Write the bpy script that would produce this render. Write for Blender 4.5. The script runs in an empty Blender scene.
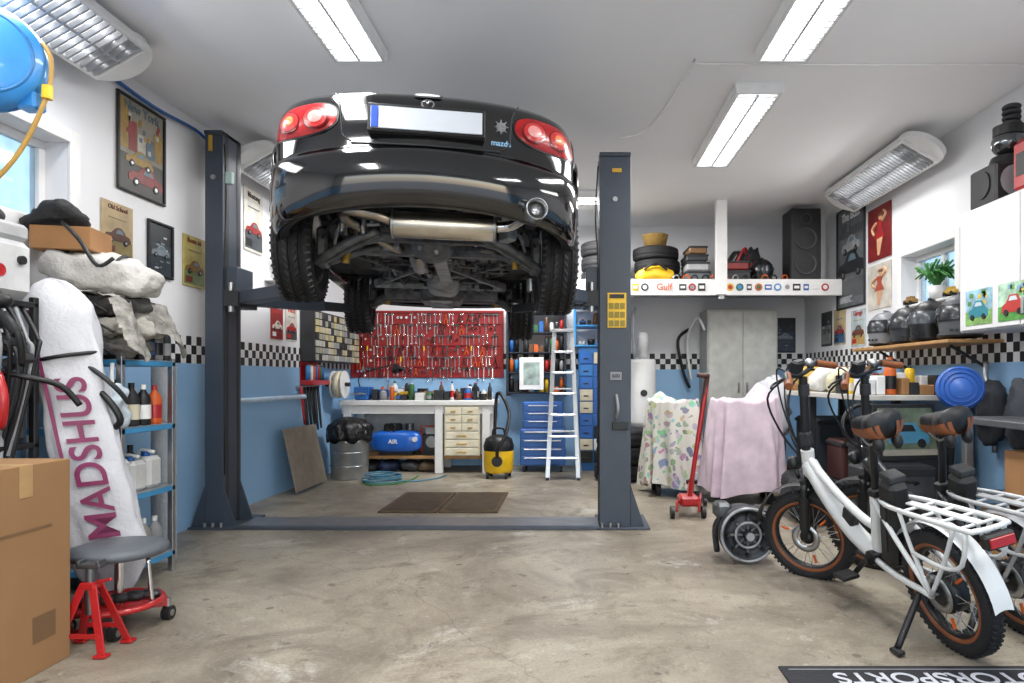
import bpy, math, random
from mathutils import Vector, Matrix, noise
R=random.Random(7)
pi=math.pi
# ------------------------------------------------------------------ materials
def lin(h):
    h=h.lstrip('#'); c=[int(h[i:i+2],16)/255 for i in (0,2,4)]
    return tuple((x/12.92) if x<=.04045 else ((x+.055)/1.055)**2.4 for x in c)
MC={}
def M(col,rough=.5,metal=0,var=.12,scale=9,bump=0.0,coat=0,emit=0,trans=0,bscale=60):
    key=(col,rough,metal,var,scale,bump,coat,emit,trans)
    if key in MC: return MC[key]
    m=bpy.data.materials.new('mat_'+col.strip('#')); m.use_nodes=True
    nt=m.node_tree; b=nt.nodes['Principled BSDF']; c=lin(col)
    tc=nt.nodes.new('ShaderNodeTexCoord'); n=nt.nodes.new('ShaderNodeTexNoise'); n.inputs['Scale'].default_value=scale; n.inputs['Detail'].default_value=4
    nt.links.new(tc.outputs['Object'],n.inputs['Vector'])
    r=nt.nodes.new('ShaderNodeValToRGB'); r.color_ramp.elements[0].position=.3; r.color_ramp.elements[1].position=.7
    r.color_ramp.elements[0].color=(*[x*(1-var) for x in c],1); r.color_ramp.elements[1].color=(*[min(1,x*(1+var)) for x in c],1)
    nt.links.new(n.outputs['Fac'],r.inputs['Fac']); nt.links.new(r.outputs['Color'],b.inputs['Base Color'])
    b.inputs['Roughness'].default_value=rough; b.inputs['Metallic'].default_value=metal
    b.inputs['Coat Weight'].default_value=coat; b.inputs['Coat Roughness'].default_value=.03
    b.inputs['Transmission Weight'].default_value=trans
    if emit:
        b.inputs['Emission Color'].default_value=(*c,1); b.inputs['Emission Strength'].default_value=emit
    if bump:
        n2=nt.nodes.new('ShaderNodeTexNoise'); n2.inputs['Scale'].default_value=bscale; nt.links.new(tc.outputs['Object'],n2.inputs['Vector'])
        bp=nt.nodes.new('ShaderNodeBump'); bp.inputs['Strength'].default_value=bump; bp.inputs['Distance'].default_value=.01
        nt.links.new(n2.outputs['Fac'],bp.inputs['Height']); nt.links.new(bp.outputs['Normal'],b.inputs['Normal'])
    MC[key]=m; return m
def mathn(nt,op,a,b=None):
    n=nt.nodes.new('ShaderNodeMath'); n.operation=op
    for i,x in enumerate((a,b)):
        if x is None: continue
        if isinstance(x,(int,float)): n.inputs[i].default_value=x
        else: nt.links.new(x,n.inputs[i])
    return n.outputs[0]
def mix(nt,f,a,b):
    n=nt.nodes.new('ShaderNodeMix'); n.data_type='RGBA'
    if isinstance(f,(int,float)): n.inputs[0].default_value=f
    else: nt.links.new(f,n.inputs[0])
    for i,x in ((6,a),(7,b)):
        if isinstance(x,tuple): n.inputs[i].default_value=(*x[:3],1)
        else: nt.links.new(x,n.inputs[i])
    return n.outputs[2]
def wallmat(name,axis):
    m=bpy.data.materials.new(name); m.use_nodes=True; nt=m.node_tree; b=nt.nodes['Principled BSDF']
    g=nt.nodes.new('ShaderNodeNewGeometry'); s=nt.nodes.new('ShaderNodeSeparateXYZ'); nt.links.new(g.outputs['Position'],s.inputs[0])
    z=s.outputs['Z']; u=s.outputs[axis]; q=.068
    zi=mathn(nt,'FLOOR',mathn(nt,'DIVIDE',mathn(nt,'SUBTRACT',z,1.235),q))
    ui=mathn(nt,'FLOOR',mathn(nt,'DIVIDE',mathn(nt,'ADD',u,50),q))
    par=mathn(nt,'MODULO',mathn(nt,'ADD',mathn(nt,'ADD',zi,ui),400),2)
    n=nt.nodes.new('ShaderNodeTexNoise'); n.inputs['Scale'].default_value=1.5; n.inputs['Detail'].default_value=5; nt.links.new(g.outputs['Position'],n.inputs['Vector'])
    white=mix(nt,n.outputs['Fac'],lin('#d8d9dc'),lin('#e8e8ea')); blue=mix(nt,n.outputs['Fac'],lin('#86b2dc'),lin('#9cc4e6'))
    chk=mix(nt,par,lin('#0e0f12'),lin('#e0e0e0'))
    a=mathn(nt,'GREATER_THAN',z,1.235); c=mathn(nt,'GREATER_THAN',z,1.439)
    o=mix(nt,a,blue,chk); o=mix(nt,c,o,white)
    nt.links.new(o,b.inputs['Base Color']); b.inputs['Roughness'].default_value=.55
    return m
def floormat():
    m=bpy.data.materials.new('concrete'); m.use_nodes=True; nt=m.node_tree; b=nt.nodes['Principled BSDF']
    g=nt.nodes.new('ShaderNodeNewGeometry')
    def N(sc,det=6,dist=0.,rough=.6):
        n=nt.nodes.new('ShaderNodeTexNoise'); n.inputs['Scale'].default_value=sc; n.inputs['Detail'].default_value=det; n.inputs['Distortion'].default_value=dist; n.inputs['Roughness'].default_value=rough
        nt.links.new(g.outputs['Position'],n.inputs['Vector']); return n.outputs['Fac']
    def ramp(f,lo,hi):
        r=nt.nodes.new('ShaderNodeMapRange'); r.inputs[1].default_value=lo; r.inputs[2].default_value=hi; nt.links.new(f,r.inputs[0]); return r.outputs[0]
    o=mix(nt,ramp(N(.8,10,.7,.70),.40,.58),lin('#7c7365'),lin('#a29988'))
    o=mix(nt,mathn(nt,'MULTIPLY',ramp(N(2.2,11,.8,.75),.50,.62),.7),o,lin('#675e51'))
    o=mix(nt,mathn(nt,'MULTIPLY',ramp(N(1.4,11,.4,.76),.56,.66),.85),o,lin('#c2beb4'))
    o=mix(nt,mathn(nt,'MULTIPLY',ramp(N(8,8,.3,.75),.58,.65),.7),o,lin('#4d463c'))
    o=mix(nt,mathn(nt,'MULTIPLY',ramp(N(23,8,.2,.7),.62,.70),.55),o,lin('#cdc8bd'))
    o=mix(nt,mathn(nt,'MULTIPLY',ramp(N(80,3),.4,.70),.4),o,lin('#5d554a'))
    v=nt.nodes.new('ShaderNodeTexVoronoi'); v.feature='DISTANCE_TO_EDGE'; v.inputs['Scale'].default_value=.45
    mp=nt.nodes.new('ShaderNodeMix'); mp.data_type='VECTOR'; 
    nn=nt.nodes.new('ShaderNodeTexNoise'); nn.inputs['Scale'].default_value=2; nn.inputs['Detail'].default_value=8; nt.links.new(g.outputs['Position'],nn.inputs['Vector'])
    mp.inputs[0].default_value=.25; nt.links.new(g.outputs['Position'],mp.inputs[4]); nt.links.new(nn.outputs['Color'],mp.inputs[5]); nt.links.new(mp.outputs[1],v.inputs['Vector'])
    o=mix(nt,mathn(nt,'MULTIPLY',mathn(nt,'LESS_THAN',v.outputs['Distance'],.0010),.4),o,lin('#4b4338'))
    # small oil drips
    v2=nt.nodes.new('ShaderNodeTexVoronoi'); v2.inputs['Scale'].default_value=2.3; nt.links.new(g.outputs['Position'],v2.inputs['Vector'])
    o=mix(nt,mathn(nt,'MULTIPLY',mathn(nt,'LESS_THAN',v2.outputs['Distance'],.045),.6),o,lin('#3b352c'))
    nt.links.new(o,b.inputs['Base Color'])
    r=nt.nodes.new('ShaderNodeMapRange'); r.inputs[3].default_value=.28; r.inputs[4].default_value=.60; nt.links.new(N(3,6,.5),r.inputs[0]); nt.links.new(r.outputs[0],b.inputs['Roughness'])
    bp=nt.nodes.new('ShaderNodeBump'); bp.inputs['Strength'].default_value=.2; bp.inputs['Distance'].default_value=.005; nt.links.new(N(40,6),bp.inputs['Height']); nt.links.new(bp.outputs[0],b.inputs['Normal'])
    return m
def floralmat():
    m=bpy.data.materials.new('floral_fabric'); m.use_nodes=True; nt=m.node_tree; b=nt.nodes['Principled BSDF']
    tc=nt.nodes.new('ShaderNodeTexCoord'); n=nt.nodes.new('ShaderNodeTexNoise'); n.inputs['Scale'].default_value=9; nt.links.new(tc.outputs['Object'],n.inputs['Vector'])
    mv=nt.nodes.new('ShaderNodeMix'); mv.data_type='VECTOR'; mv.inputs[0].default_value=.12; nt.links.new(tc.outputs['Object'],mv.inputs[4]); nt.links.new(n.outputs['Color'],mv.inputs[5])
    v=nt.nodes.new('ShaderNodeTexVoronoi'); v.inputs['Scale'].default_value=17; nt.links.new(mv.outputs[1],v.inputs['Vector'])
    f=mathn(nt,'LESS_THAN',v.outputs['Distance'],.46)
    h=nt.nodes.new('ShaderNodeHueSaturation'); h.inputs['Saturation'].default_value=.85; h.inputs['Value'].default_value=.6; nt.links.new(v.outputs['Color'],h.inputs['Color'])
    mm=mix(nt,.35,h.outputs[0],lin('#b0b4b0')); o=mix(nt,f,lin('#cfccc2'),mm); nt.links.new(o,b.inputs['Base Color']); b.inputs['Roughness'].default_value=.9
    return m
# ------------------------------------------------------------------ builder
def crv(pts,sub=6,closed=False):
    P=[Vector(p) for p in pts]; n=len(P); out=[]
    if n<3: return P
    rng=range(n if closed else n-1)
    for i in rng:
        if closed: a,b,c,d=P[(i-1)%n],P[i],P[(i+1)%n],P[(i+2)%n]
        else: a,b,c,d=P[max(i-1,0)],P[i],P[i+1],P[min(i+2,n-1)]
        for k in range(sub):
            t=k/sub
            out.append(.5*((2*b)+(c-a)*t+(2*a-5*b+4*c-d)*t*t+(3*b-a-3*c+d)*t**3))
    if not closed: out.append(P[-1])
    return out
def FR(o,x,y=(0,0,1)):
    x=Vector(x).normalized(); y=Vector(y); y=(y-x*y.dot(x)).normalized(); z=x.cross(y)
    m=Matrix((x,y,z)).transposed().to_4x4(); m.translation=Vector(o); return m
def TR(x,y,z,rx=0,ry=0,rz=0):
    return Matrix.Translation((x,y,z))@Matrix.Rotation(math.radians(rz),4,'Z')@Matrix.Rotation(math.radians(ry),4,'Y')@Matrix.Rotation(math.radians(rx),4,'X')
def basis(a):
    a=Vector(a).normalized(); h=Vector((0,0,1)) if abs(a.z)<.9 else Vector((1,0,0))
    u=a.cross(h).normalized(); return u,a.cross(u).normalized(),a
class B:
    def __init__(s,name,T=None): s.n=name; s.v=[]; s.f=[]; s.fm=[]; s.fs=[]; s.mats=[]; s.T=T or Matrix.Identity(4)
    def add(s,vs,fs,m,sm=False):
        o=len(s.v); T=s.T; s.v+=[tuple(T@Vector(v)) for v in vs]
        if m not in s.mats: s.mats.append(m)
        k=s.mats.index(m)
        for f in fs: s.f.append([i+o for i in f]); s.fm.append(k); s.fs.append(sm)
    def box(s,c,d,m,rot=(0,0,0),b=.004):
        h=[x/2 for x in d]; b=min(b,min(h)*.45); L=TR(c[0],c[1],c[2],*rot); vs=[]; fs=[]
        for i in range(8):
            sg=[1 if i>>a&1 else -1 for a in range(3)]
            for a in range(3):
                vs.append(L@Vector([sg[k]*(h[k] if k==a else h[k]-b) for k in range(3)]))
        V=lambda c,a:c*3+a
        for a in range(3):
            p,q=[k for k in range(3) if k!=a]
            for sg in (0,1):
                base=sg<<a; fs.append([V(base|x,a) for x in (0,1<<p,(1<<p)|(1<<q),1<<q)])
        for e in range(3):
            p,q=[k for k in range(3) if k!=e]
            for i in (0,1):
                for j in (0,1):
                    c0=(i<<p)|(j<<q); c1=c0|(1<<e); fs.append([V(c0,p),V(c1,p),V(c1,q),V(c0,q)])
        for c0 in range(8): fs.append([V(c0,0),V(c0,1),V(c0,2)])
        s.add(vs,fs,m)
    def bx(s,x0,x1,y0,y1,z0,z1,m,b=.004): s.box(((x0+x1)/2,(y0+y1)/2,(z0+z1)/2),(abs(x1-x0),abs(y1-y0),abs(z1-z0)),m,b=b)
    def beam(s,p,q,w,h,m,b=.003):
        p=Vector(p);q=Vector(q); u,v,a=basis(q-p); old=s.T; L=Matrix((v,u,a)).transposed().to_4x4(); L.translation=(p+q)/2; s.T=old@L
        s.box((0,0,0),(w,h,(q-p).length),m,b=b); s.T=old
    def lathe(s,pr,o,ax,m,n=28,sm=True,closed=False):
        u,v,a=basis(ax); o=Vector(o); vs=[]; fs=[]
        for r,t in pr:
            for k in range(n):
                an=2*pi*k/n; vs.append(o+a*t+(u*math.cos(an)+v*math.sin(an))*r)
        L=len(pr)
        for i in range(L if closed else L-1):
            j=(i+1)%L
            for k in range(n): fs.append([i*n+k,i*n+(k+1)%n,j*n+(k+1)%n,j*n+k])
        s.add(vs,fs,m,sm)
    def cyl(s,p,q,r,m,r2=None,n=18,cap=True):
        p=Vector(p);q=Vector(q); r2=r if r2 is None else r2; L=(q-p).length; u,v,a=basis(q-p)
        vs=[];  
        for t,rr in ((0,r),(L,r2)):
            for k in range(n):
                an=2*pi*k/n; vs.append(p+a*t+(u*math.cos(an)+v*math.sin(an))*rr)
        s.add(vs,[[k,(k+1)%n,n+(k+1)%n,n+k] for k in range(n)],m,True)
        if cap: s.add(vs,[list(range(n-1,-1,-1)),list(range(n,2*n))],m,False)
    def tube(s,pts,r,m,n=8,sub=5,closed=False,rf=None):
        P=crv(pts,sub,closed) if sub>1 else [Vector(p) for p in pts]
        vs=[];fs=[]; L=len(P); u=None
        for i,p in enumerate(P):
            t=(P[(i+1)%L]-P[i-1]) if closed else (P[min(i+1,L-1)]-P[max(i-1,0)])
            t=t.normalized() if t.length>1e-9 else Vector((0,0,1))
            if u is None: u=basis(t)[0]
            u=(u-t*u.dot(t)); u=u.normalized() if u.length>1e-6 else basis(t)[0]
            w=t.cross(u); rr=r if rf is None else r*rf(i/(L-1))
            for k in range(n):
                an=2*pi*k/n; vs.append(p+(u*math.cos(an)+w*math.sin(an))*rr)
        for i in range(L if closed else L-1):
            j=(i+1)%L
            for k in range(n): fs.append([i*n+k,i*n+(k+1)%n,j*n+(k+1)%n,j*n+k])
        if not closed: fs+= [list(range(n-1,-1,-1)),list(range((L-1)*n,L*n))]
        s.add(vs,fs,m,True)
    def torus(s,c,ax,RR,r,m,n=36,k=10,sq=1.0):
        s.lathe([(RR+r*math.cos(2*pi*i/k),sq*r*math.sin(2*pi*i/k)) for i in range(k)],c,ax,m,n,True,True)
    def lump(s,c,d,m,rot=(0,0,0),amp=0.0,p=1.0,fr=3.,nu=28,nv=16,seed=0,sm=True):
        L=TR(c[0],c[1],c[2],*rot); vs=[];fs=[]
        sp=lambda x:math.copysign(abs(x)**p,x)
        for j in range(nv+1):
            ph=-pi/2+pi*j/nv
            for i in range(nu):
                th=2*pi*i/nu
                q=Vector((sp(math.cos(ph))*sp(math.cos(th)),sp(math.cos(ph))*sp(math.sin(th)),sp(math.sin(ph))))
                w=Vector((q.x*d[0]/2,q.y*d[1]/2,q.z*d[2]/2))
                if amp:
                    nn=noise.noise(w*fr*3+Vector((seed,seed*2.3,0)))+.5*noise.noise(w*fr*8+Vector((seed,1,5)))
                    w=w+q.normalized()*amp*nn
                vs.append(L@w)
        for j in range(nv):
            for i in range(nu): fs.append([j*nu+i,j*nu+(i+1)%nu,(j+1)*nu+(i+1)%nu,(j+1)*nu+i])
        s.add(vs,fs,m,sm)
    def grid(s,fn,nu,nv,m,sm=True,th=0):
        vs=[Vector(fn(i/nu,j/nv)) for j in range(nv+1) for i in range(nu+1)]
        s.add(vs,[[j*(nu+1)+i,j*(nu+1)+i+1,(j+1)*(nu+1)+i+1,(j+1)*(nu+1)+i] for j in range(nv) for i in range(nu)],m,sm)
    def poly(s,pts,z0,z1,m):
        n=len(pts); vs=[(x,y,z0) for x,y in pts]+[(x,y,z1) for x,y in pts]
        s.add(vs,[list(range(n-1,-1,-1)),list(range(n,2*n))]+[[k,(k+1)%n,n+(k+1)%n,n+k] for k in range(n)],m)
    def text(s,t,L,size,m,ext=.0015,al='CENTER',shear=0):
        c=bpy.data.curves.new('t','FONT'); c.body=t; c.size=size; c.extrude=ext; c.align_x=al; c.align_y='CENTER'; c.shear=shear; c.offset=size*.012
        o=bpy.data.objects.new('t',c); bpy.context.scene.collection.objects.link(o); bpy.context.view_layer.update()
        me=bpy.data.meshes.new_from_object(o)
        s.add([L@v.co for v in me.vertices],[list(p.vertices) for p in me.polygons],m)
        bpy.data.objects.remove(o); bpy.data.curves.remove(c); bpy.data.meshes.remove(me)
    def done(s,recalc=True):
        xs=[v[0] for v in s.v];ys=[v[1] for v in s.v];zs=[v[2] for v in s.v]
        o=Vector(((min(xs)+max(xs))/2,(min(ys)+max(ys))/2,min(zs)))
        me=bpy.data.meshes.new(s.n); me.from_pydata([tuple(Vector(v)-o) for v in s.v],[],s.f)
        for m in s.mats: me.materials.append(m)
        me.polygons.foreach_set('material_index',s.fm); me.polygons.foreach_set('use_smooth',s.fs); me.update()
        if recalc:
            import bmesh
            bm=bmesh.new(); bm.from_mesh(me); bmesh.ops.recalc_face_normals(bm,faces=bm.faces); bm.to_mesh(me); bm.free()
        ob=bpy.data.objects.new(s.n,me); ob.location=o; bpy.context.scene.collection.objects.link(ob); return ob
# common mats
BLK=M('#101113',.45); RUB=M('#17171a',.75,bump=.3); DRK=M('#26282b',.55); STEEL=M('#b4b6b8',.3,1,.15); DSTEEL=M('#6a6d70',.4,.9,.25); CAST=M('#4a4b4d',.5,.6,.35,20)
WHT=M('#e2e2e1',.45,var=.04); GRY=M('#8a8c8f',.5); RED=M('#a8191c',.35,coat=.4); BLU=M('#1f5aa0',.4); YEL=M('#e0b418',.4); LBLU=M('#3a8fcb',.45)
CARD=M('#9a7048',.85,var=.08); WOOD=M('#a67d4e',.6,var=.2,scale=14); POST=M('#39414d',.45,var=.06); ORG=M('#cc5a1c',.5); CREAM=M('#d2cab2',.6); BROWN=M('#7a4a2c',.55); GRN=M('#3c7a3a',.6); ALU=M('#bfc1c3',.35,1,.08); CHROME=M('#d9dadc',.12,1,.02); TAN=M('#7d4625',.6); GLASS=M('#9fb6c4',.05,trans=.8)
PAL=['#a5201f','#1f5aa0','#d9b01c','#d9d9d8','#101113','#2f5f38','#c05a20','#85878a','#3a80b8','#5f3d28','#1c1d20','#2a2c30','#d9d9d8']
def rc(): return M(R.choice(PAL),.45)
XL,XR,YB,YF,ZC=-2.86,3.0,8.6,-2.2,3.08
# ------------------------------------------------------------------ room shell
b=B('floor'); b.bx(XL-.2,XR+.2,YF-.2,YB+.2,-.15,0,floormat(),b=0.0001); b.done()
b=B('driveway_ground'); b.bx(-12,12,-16,YF-.21,-.2,-.03,M('#b5b3ae',.9,bump=.4)); b.done()
b=B('ceiling'); b.bx(XL-.2,XR+.2,YF-.2,YB+.2,ZC,ZC+.15,M('#f4f5f7',.7,var=.015,scale=1.5),b=.0001); b.done()
wY=wallmat('painted_wall_side','Y'); wX=wallmat('painted_wall_end','X')
def wall_hole(name,x0,x1,ya,yb,za,zb,m):
    b=B(name)
    b.bx(x0,x1,YF-.2,ya,0,ZC,m,b=.0001); b.bx(x0,x1,yb,YB+.2,0,ZC,m,b=.0001)
    b.bx(x0,x1,ya,yb,0,za,m,b=.0001); b.bx(x0,x1,ya,yb,zb,ZC,m,b=.0001); return b.done()
wall_hole('wall_left',XL-.22,XL,2.5,3.78,1.98,2.46,wY)
wall_hole('wall_right',XR,XR+.22,5.2,6.05,1.76,2.22,wY)
b=B('wall_back'); b.bx(XL,XR,YB,YB+.2,0,ZC,wX,b=.0001); b.done()
b=B('wall_front'); m=wX; b.bx(XL,XL+.5,YF-.2,YF,0,ZC,m,b=.0001); b.bx(XR-.5,XR,YF-.2,YF,0,ZC,m,b=.0001); b.bx(XL+.5,XR-.5,YF-.2,YF,2.6,ZC,m,b=.0001); b.done()
def window(name,x0,x1,ya,yb,za,zb):
    b=B(name); xm=(x0+x1)/2; t=.045
    b.bx(xm-.03,xm+.03,ya,yb,za,za+t,WHT); b.bx(xm-.03,xm+.03,ya,yb,zb-t,zb,WHT)
    for y in (ya,(ya+yb)/2-t/2,yb-t): b.bx(xm-.028,xm+.028,y,y+t,za+t,zb-t,WHT)
    b.bx(xm-.005,xm+.005,ya+t,yb-t,za+t,zb-t,GLASS); b.done()
window('window_1',XL-.2,XL-.1,2.5,3.78,1.98,2.46); window('window_2',XR+.1,XR+.2,5.2,6.05,1.76,2.22)
b=B('trim_window_sill'); b.bx(XR-.05,XR+.1,5.17,6.08,1.745,1.765,WHT); b.done()
b=B('trim_window_left')
for (y0,y1,z0,z1) in ((2.42,2.5,1.9,2.54),(3.78,3.86,1.9,2.54),(2.5,3.78,2.46,2.54),(2.5,3.78,1.9,1.98)): b.bx(XL,XL+.02,y0,y1,z0,z1,WHT)
b.done()
b=B('trim_window_right')
for (y0,y1,z0,z1) in ((5.13,5.2,1.69,2.29),(6.05,6.12,1.69,2.29),(5.2,6.05,2.22,2.29)): b.bx(XR-.02,XR,y0,y1,z0,z1,WHT)
b.done()
# ------------------------------------------------------------------ light fixtures
EM=M('#ffffff',.5,emit=5,var=0); LOUV=M('#a9abae',.4,.3)
def fixture(T,L,W=.3,power=34,louver=False):
    b=B('ceiling_light_fixture',T); h=.07
    b.bx(-W/2-.02,W/2+.02,-L/2-.03,L/2+.03,-h*.25,0,WHT)
    for sx in (-1,1): b.box((sx*(W/2+.012),0,-h*.6),(.024,L+.06,h),WHT,rot=(0,sx*8,0))
    for sy in (-1,1): b.box((0,sy*(L/2+.018),-h*.6),(W+.03,.02,h),WHT)
    b.bx(-W/2+.01,W/2-.01,-L/2+.01,L/2-.01,-h*.5,-h*.4,EM if not louver else M('#f2f2f2',.4,emit=.8))
    for x in (-W*.25,W*.25): b.cyl((x,-L/2+.03,-h*.6),(x,L/2-.03,-h*.6),.010,EM,n=8)
    lm=LOUV if louver else ALU
    b.box((0,0,-h),(.014,L,.02),lm); n=int(L/(.05 if louver else .06))
    for i in range(n): b.box((0,-L/2+(i+.5)*L/n,-h),(W,.012 if louver else .007,.03),lm,b=.001)
    if louver:
        for sy in (-1,1): b.cyl((0,sy*(L/2+.0),-.005),(0,sy*(L/2+.0),-.05),W/2+.035,WHT,n=28)
    b.done()
    l=bpy.data.lights.new('fixture_tube_light','AREA'); l.shape='RECTANGLE'; l.size=W*.85; l.size_y=L*.95; l.energy=power; l.color=(1,.99,.98)
    o=bpy.data.objects.new('fixture_tube_light',l); o.matrix_world=T@Matrix.Translation((0,0,-h-.03)); bpy.context.scene.collection.objects.link(o)
for x,y in ((-1.26,3.2),(1.25,3.2),(1.24,5.18),(1.25,.6),(-1.25,.6)): fixture(TR(x,y,ZC),1.5,.27,38)
fixture(TR(-1.26,5.6,ZC),1.5,.27,44)
fixture(TR(-.2,7.1,ZC,0,0,90),1.3,.3,78)
for x,y,L,s in ((-2.58,2.95,1.6,-1),(-2.6,6.0,1.1,-1),(2.76,6.0,1.5,1),(2.73,2.0,1.5,1)): fixture(TR(x,y,ZC-.12,0,30*s,0),L,.30,15,True)
b=B('ceiling_conduit'); b.tube([(.38,5.15,2.98),(.6,5.2,3.07),(.75,4.15,3.065),(.8,4.12,3.065),(1.5,4.13,3.065),(2.98,4.13,3.065)],.006,WHT,sub=3); b.done()
b=B('blue_cable'); b.tube([(XL+.03,3.9,2.99),(XL+.03,4.5,2.96),(XL+.03,5.0,2.99),(XL+.04,5.2,2.95)],.012,BLU); b.done()
# ------------------------------------------------------------------ two post lift
b=B('two_post_car_lift')
for (x0,x1,top,s) in ((-2.745,-2.61,2.975,1),(.205,.44,2.81,-1)):
    xo,xi=(x0,x1) if s>0 else (x1,x0); yb_=5.26 if s>0 else 5.31
    b.bx(x0,x1,5.02,yb_,0,top,POST)
    b.box(((x0+x1)/2,5.0,top/2),(x1-x0,.03,top),POST)
    b.bx(xo,xo+s*.03,5.0,5.25,0,top,POST); b.bx(xi-s*.02,xi+s*.003,5.03,5.07,0,top,DRK); b.bx(xi-s*.02,xi+s*.003,5.19,5.23,0,top,DRK)
    b.bx(x0,x1,4.97,yb_,top-.03,top,POST)
    b.bx(x0-(.1 if s>0 else .02),x1+(.12 if s>0 else .14),4.93,5.42,0,.018,POST)
    for y in (4.99,5.25):
        for xx,sd in ((x0,-1),(x1,1)):
            if s<0 and sd<0: continue
            old=b.T; b.T=FR((xx,y,.018),(sd,0,0)); b.poly([(0,0),(.1,0),(0,.3)],-.006,.006,POST); b.T=old
    for k in range(3): b.cyl((x0+.02+k*.06,4.95,.018),(x0+.02+k*.06,4.95,.05),.012,STEEL,n=8)
    b.bx(xi,xi+s*.1,5.0,5.25,1.66,1.96,POST); b.bx(xi+s*.01,xi+s*.12,4.97,5.28,1.66,1.78,DRK); b.cyl((xi+s*.06,4.99,1.62),(xi+s*.06,4.99,1.84),.02,STEEL)
    b.cyl(((x0+x1)/2,4.985,top-.35),((x0+x1)/2,4.97,top-.35),.018,STEEL)
    b.tube([(xi+s*.01,4.99,top-.1),(xi+s*.03,4.98,top-.5),(xi+s*.01,4.99,1.9),(xi+s*.012,4.99,.4)],.006,BLK,sub=3)
b.box((-2.56,4.99,2.62),(.05,.04,.09),M('#9fb7b0',.5)); b.box((-2.70,4.98,2.88),(.03,.01,.12),M('#b8902c',.5))
b.bx(-2.5,.205,4.95,5.3,0,.022,M('#85878a',.4,.7)); b.bx(-2.5,.205,4.93,4.96,0,.03,M('#4d535d',.4,.3))
def arm(p,q,pad):
    b.beam(p,q,.09,.11,POST); m_=Vector(p).lerp(Vector(q),.55); b.beam(m_,pad,.07,.08,DRK)
    b.cyl((pad[0],pad[1],pad[2]-.03),(pad[0],pad[1],pad[2]+.05),.03,STEEL); b.cyl((pad[0],pad[1],pad[2]+.05),(pad[0],pad[1],pad[2]+.08),.065,RUB)
arm((-2.48,5.05,1.73),(-1.9,4.6,1.73),(-1.62,4.32,1.73)); arm((-2.48,5.2,1.73),(-2.1,5.6,1.73),(-1.84,5.9,1.73))
arm((.1,5.05,1.73),(-.1,4.7,1.73),(-.27,4.42,1.73)); arm((.1,5.2,1.73),(-.15,5.6,1.73),(-.50,5.85,1.73))
b.bx(.265,.405,4.975,4.985,1.5,1.76,YEL,b=.001)
for j in range(3):
    for i in range(3): b.bx(.275+i*.042,.31+i*.042,4.971,4.976,1.51+j*.065,1.555+j*.065,M('#8c7a2a',.5),b=.0005)
b.bx(.28,.39,4.971,4.976,1.72,1.75,BLK,b=.0005)
b.bx(.3,.37,4.975,4.984,2.66,2.69,M('#b8902c',.5),b=.001)
b.bx(.285,.37,4.972,4.98,1.11,1.17,GRY,b=.001); b.text('600',FR((.328,4.971,1.14),(1,0,0)),.04,BLK)
b.tube([(.33,4.98,1.0),(.34,4.93,.9),(.33,4.98,.82)],.012,GRY); b.bx(.3,.42,4.96,4.98,.74,.8,DRK)
b.done()
# ------------------------------------------------------------------ CAR
CT=Matrix.Translation((-.705,3.2,1.575))@Matrix.Rotation(math.radians(9.5),4,'Z')@Matrix.Rotation(math.radians(.6),4,'Y')
PAINT=M('#050608',.10,.0,.0,coat=1.0)
HALF=[(0,0),(.25,.01),(.45,.035),(.60,.08),(.70,.14),(.765,.24),(.80,.37),(.82,.5),(.835,.72),(.838,1),(.82,1.5),(.815,2),(.82,2.6),(.835,2.98),(.81,3.3),(.73,3.6),(.55,3.82),(.3,3.92),(0,3.95)]
HP=[(max(0,p.x),p.y) for p in crv([(x,y,0) for x,y in HALF],8)]
RCy=[.74,3.0]
def lerpt(tab,y):
    for (a,va),(c,vc) in zip(tab,tab[1:]):
        if y<=c: return va+(vc-va)*max(0,(y-a))/(c-a)
    return tab[-1][1]
def zb(x,y):
    x=abs(x); z=.40-.13*(x/.8)**2 if y<.45 else .27
    if y>3.5: z=.29
    for yc in RCy:
        d=abs(y-yc)
        if d<.335: z=max(z,.41+math.sqrt(max(0,.335**2-d*d))*.98)
    return z
ZT=[(0,.985),(.3,1.01),(.6,1.02),(1.0,1.0),(1.5,.95),(2.5,.94),(3.2,.85),(3.7,.74),(3.95,.65)]
LV=[(0,.965,.05),(.02,.985,.03),(.10,1.0,.006),(.25,1.005,-.004),(.40,1.0,.0),(.44,.992,.012),(.46,.982,.04),(.49,.982,.05),(.62,.982,.055),(.75,.978,.068),(.84,.965,.08),(.90,.94,.092),(.945,.88,.115),(.975,.77,.17),(.992,.57,.29),(1.0,.3,.45),(1.002,0,.6)]
def rz(t,zbv,zt): return zbv+t*(zt-zbv)
b=B('sports_car',CT)
vs=[];ring=[(x,y) for x,y in HP]+[(-x,y) for x,y in HP[-2:0:-1]]; n=len(ring)
for t,sx,ins in LV:
    for x,y in ring:
        Y=1.97+(y-1.97)*(1-ins/1.97); vs.append((x*sx,Y,rz(t,zb(x,y),lerpt(ZT,y)-.035*(abs(x*sx)/.8)**2)))
fs=[[j*n+i,j*n+(i+1)%n,(j+1)*n+(i+1)%n,(j+1)*n+i] for j in range(len(LV)-1) for i in range(n)]
b.add(vs,fs,PAINT,True)
vs=[]
for k in (0,1):
    for x,y in ring:
        f=.955-(.05*k); vs.append((x*f,1.97+(y-1.97)*(1-(.05+.04*k)/1.97),zb(x,y)+.0+.02*k))
b.add(vs,[[i,(i+1)%n,n+(i+1)%n,n+i] for i in range(n)],DRK,True)
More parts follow.
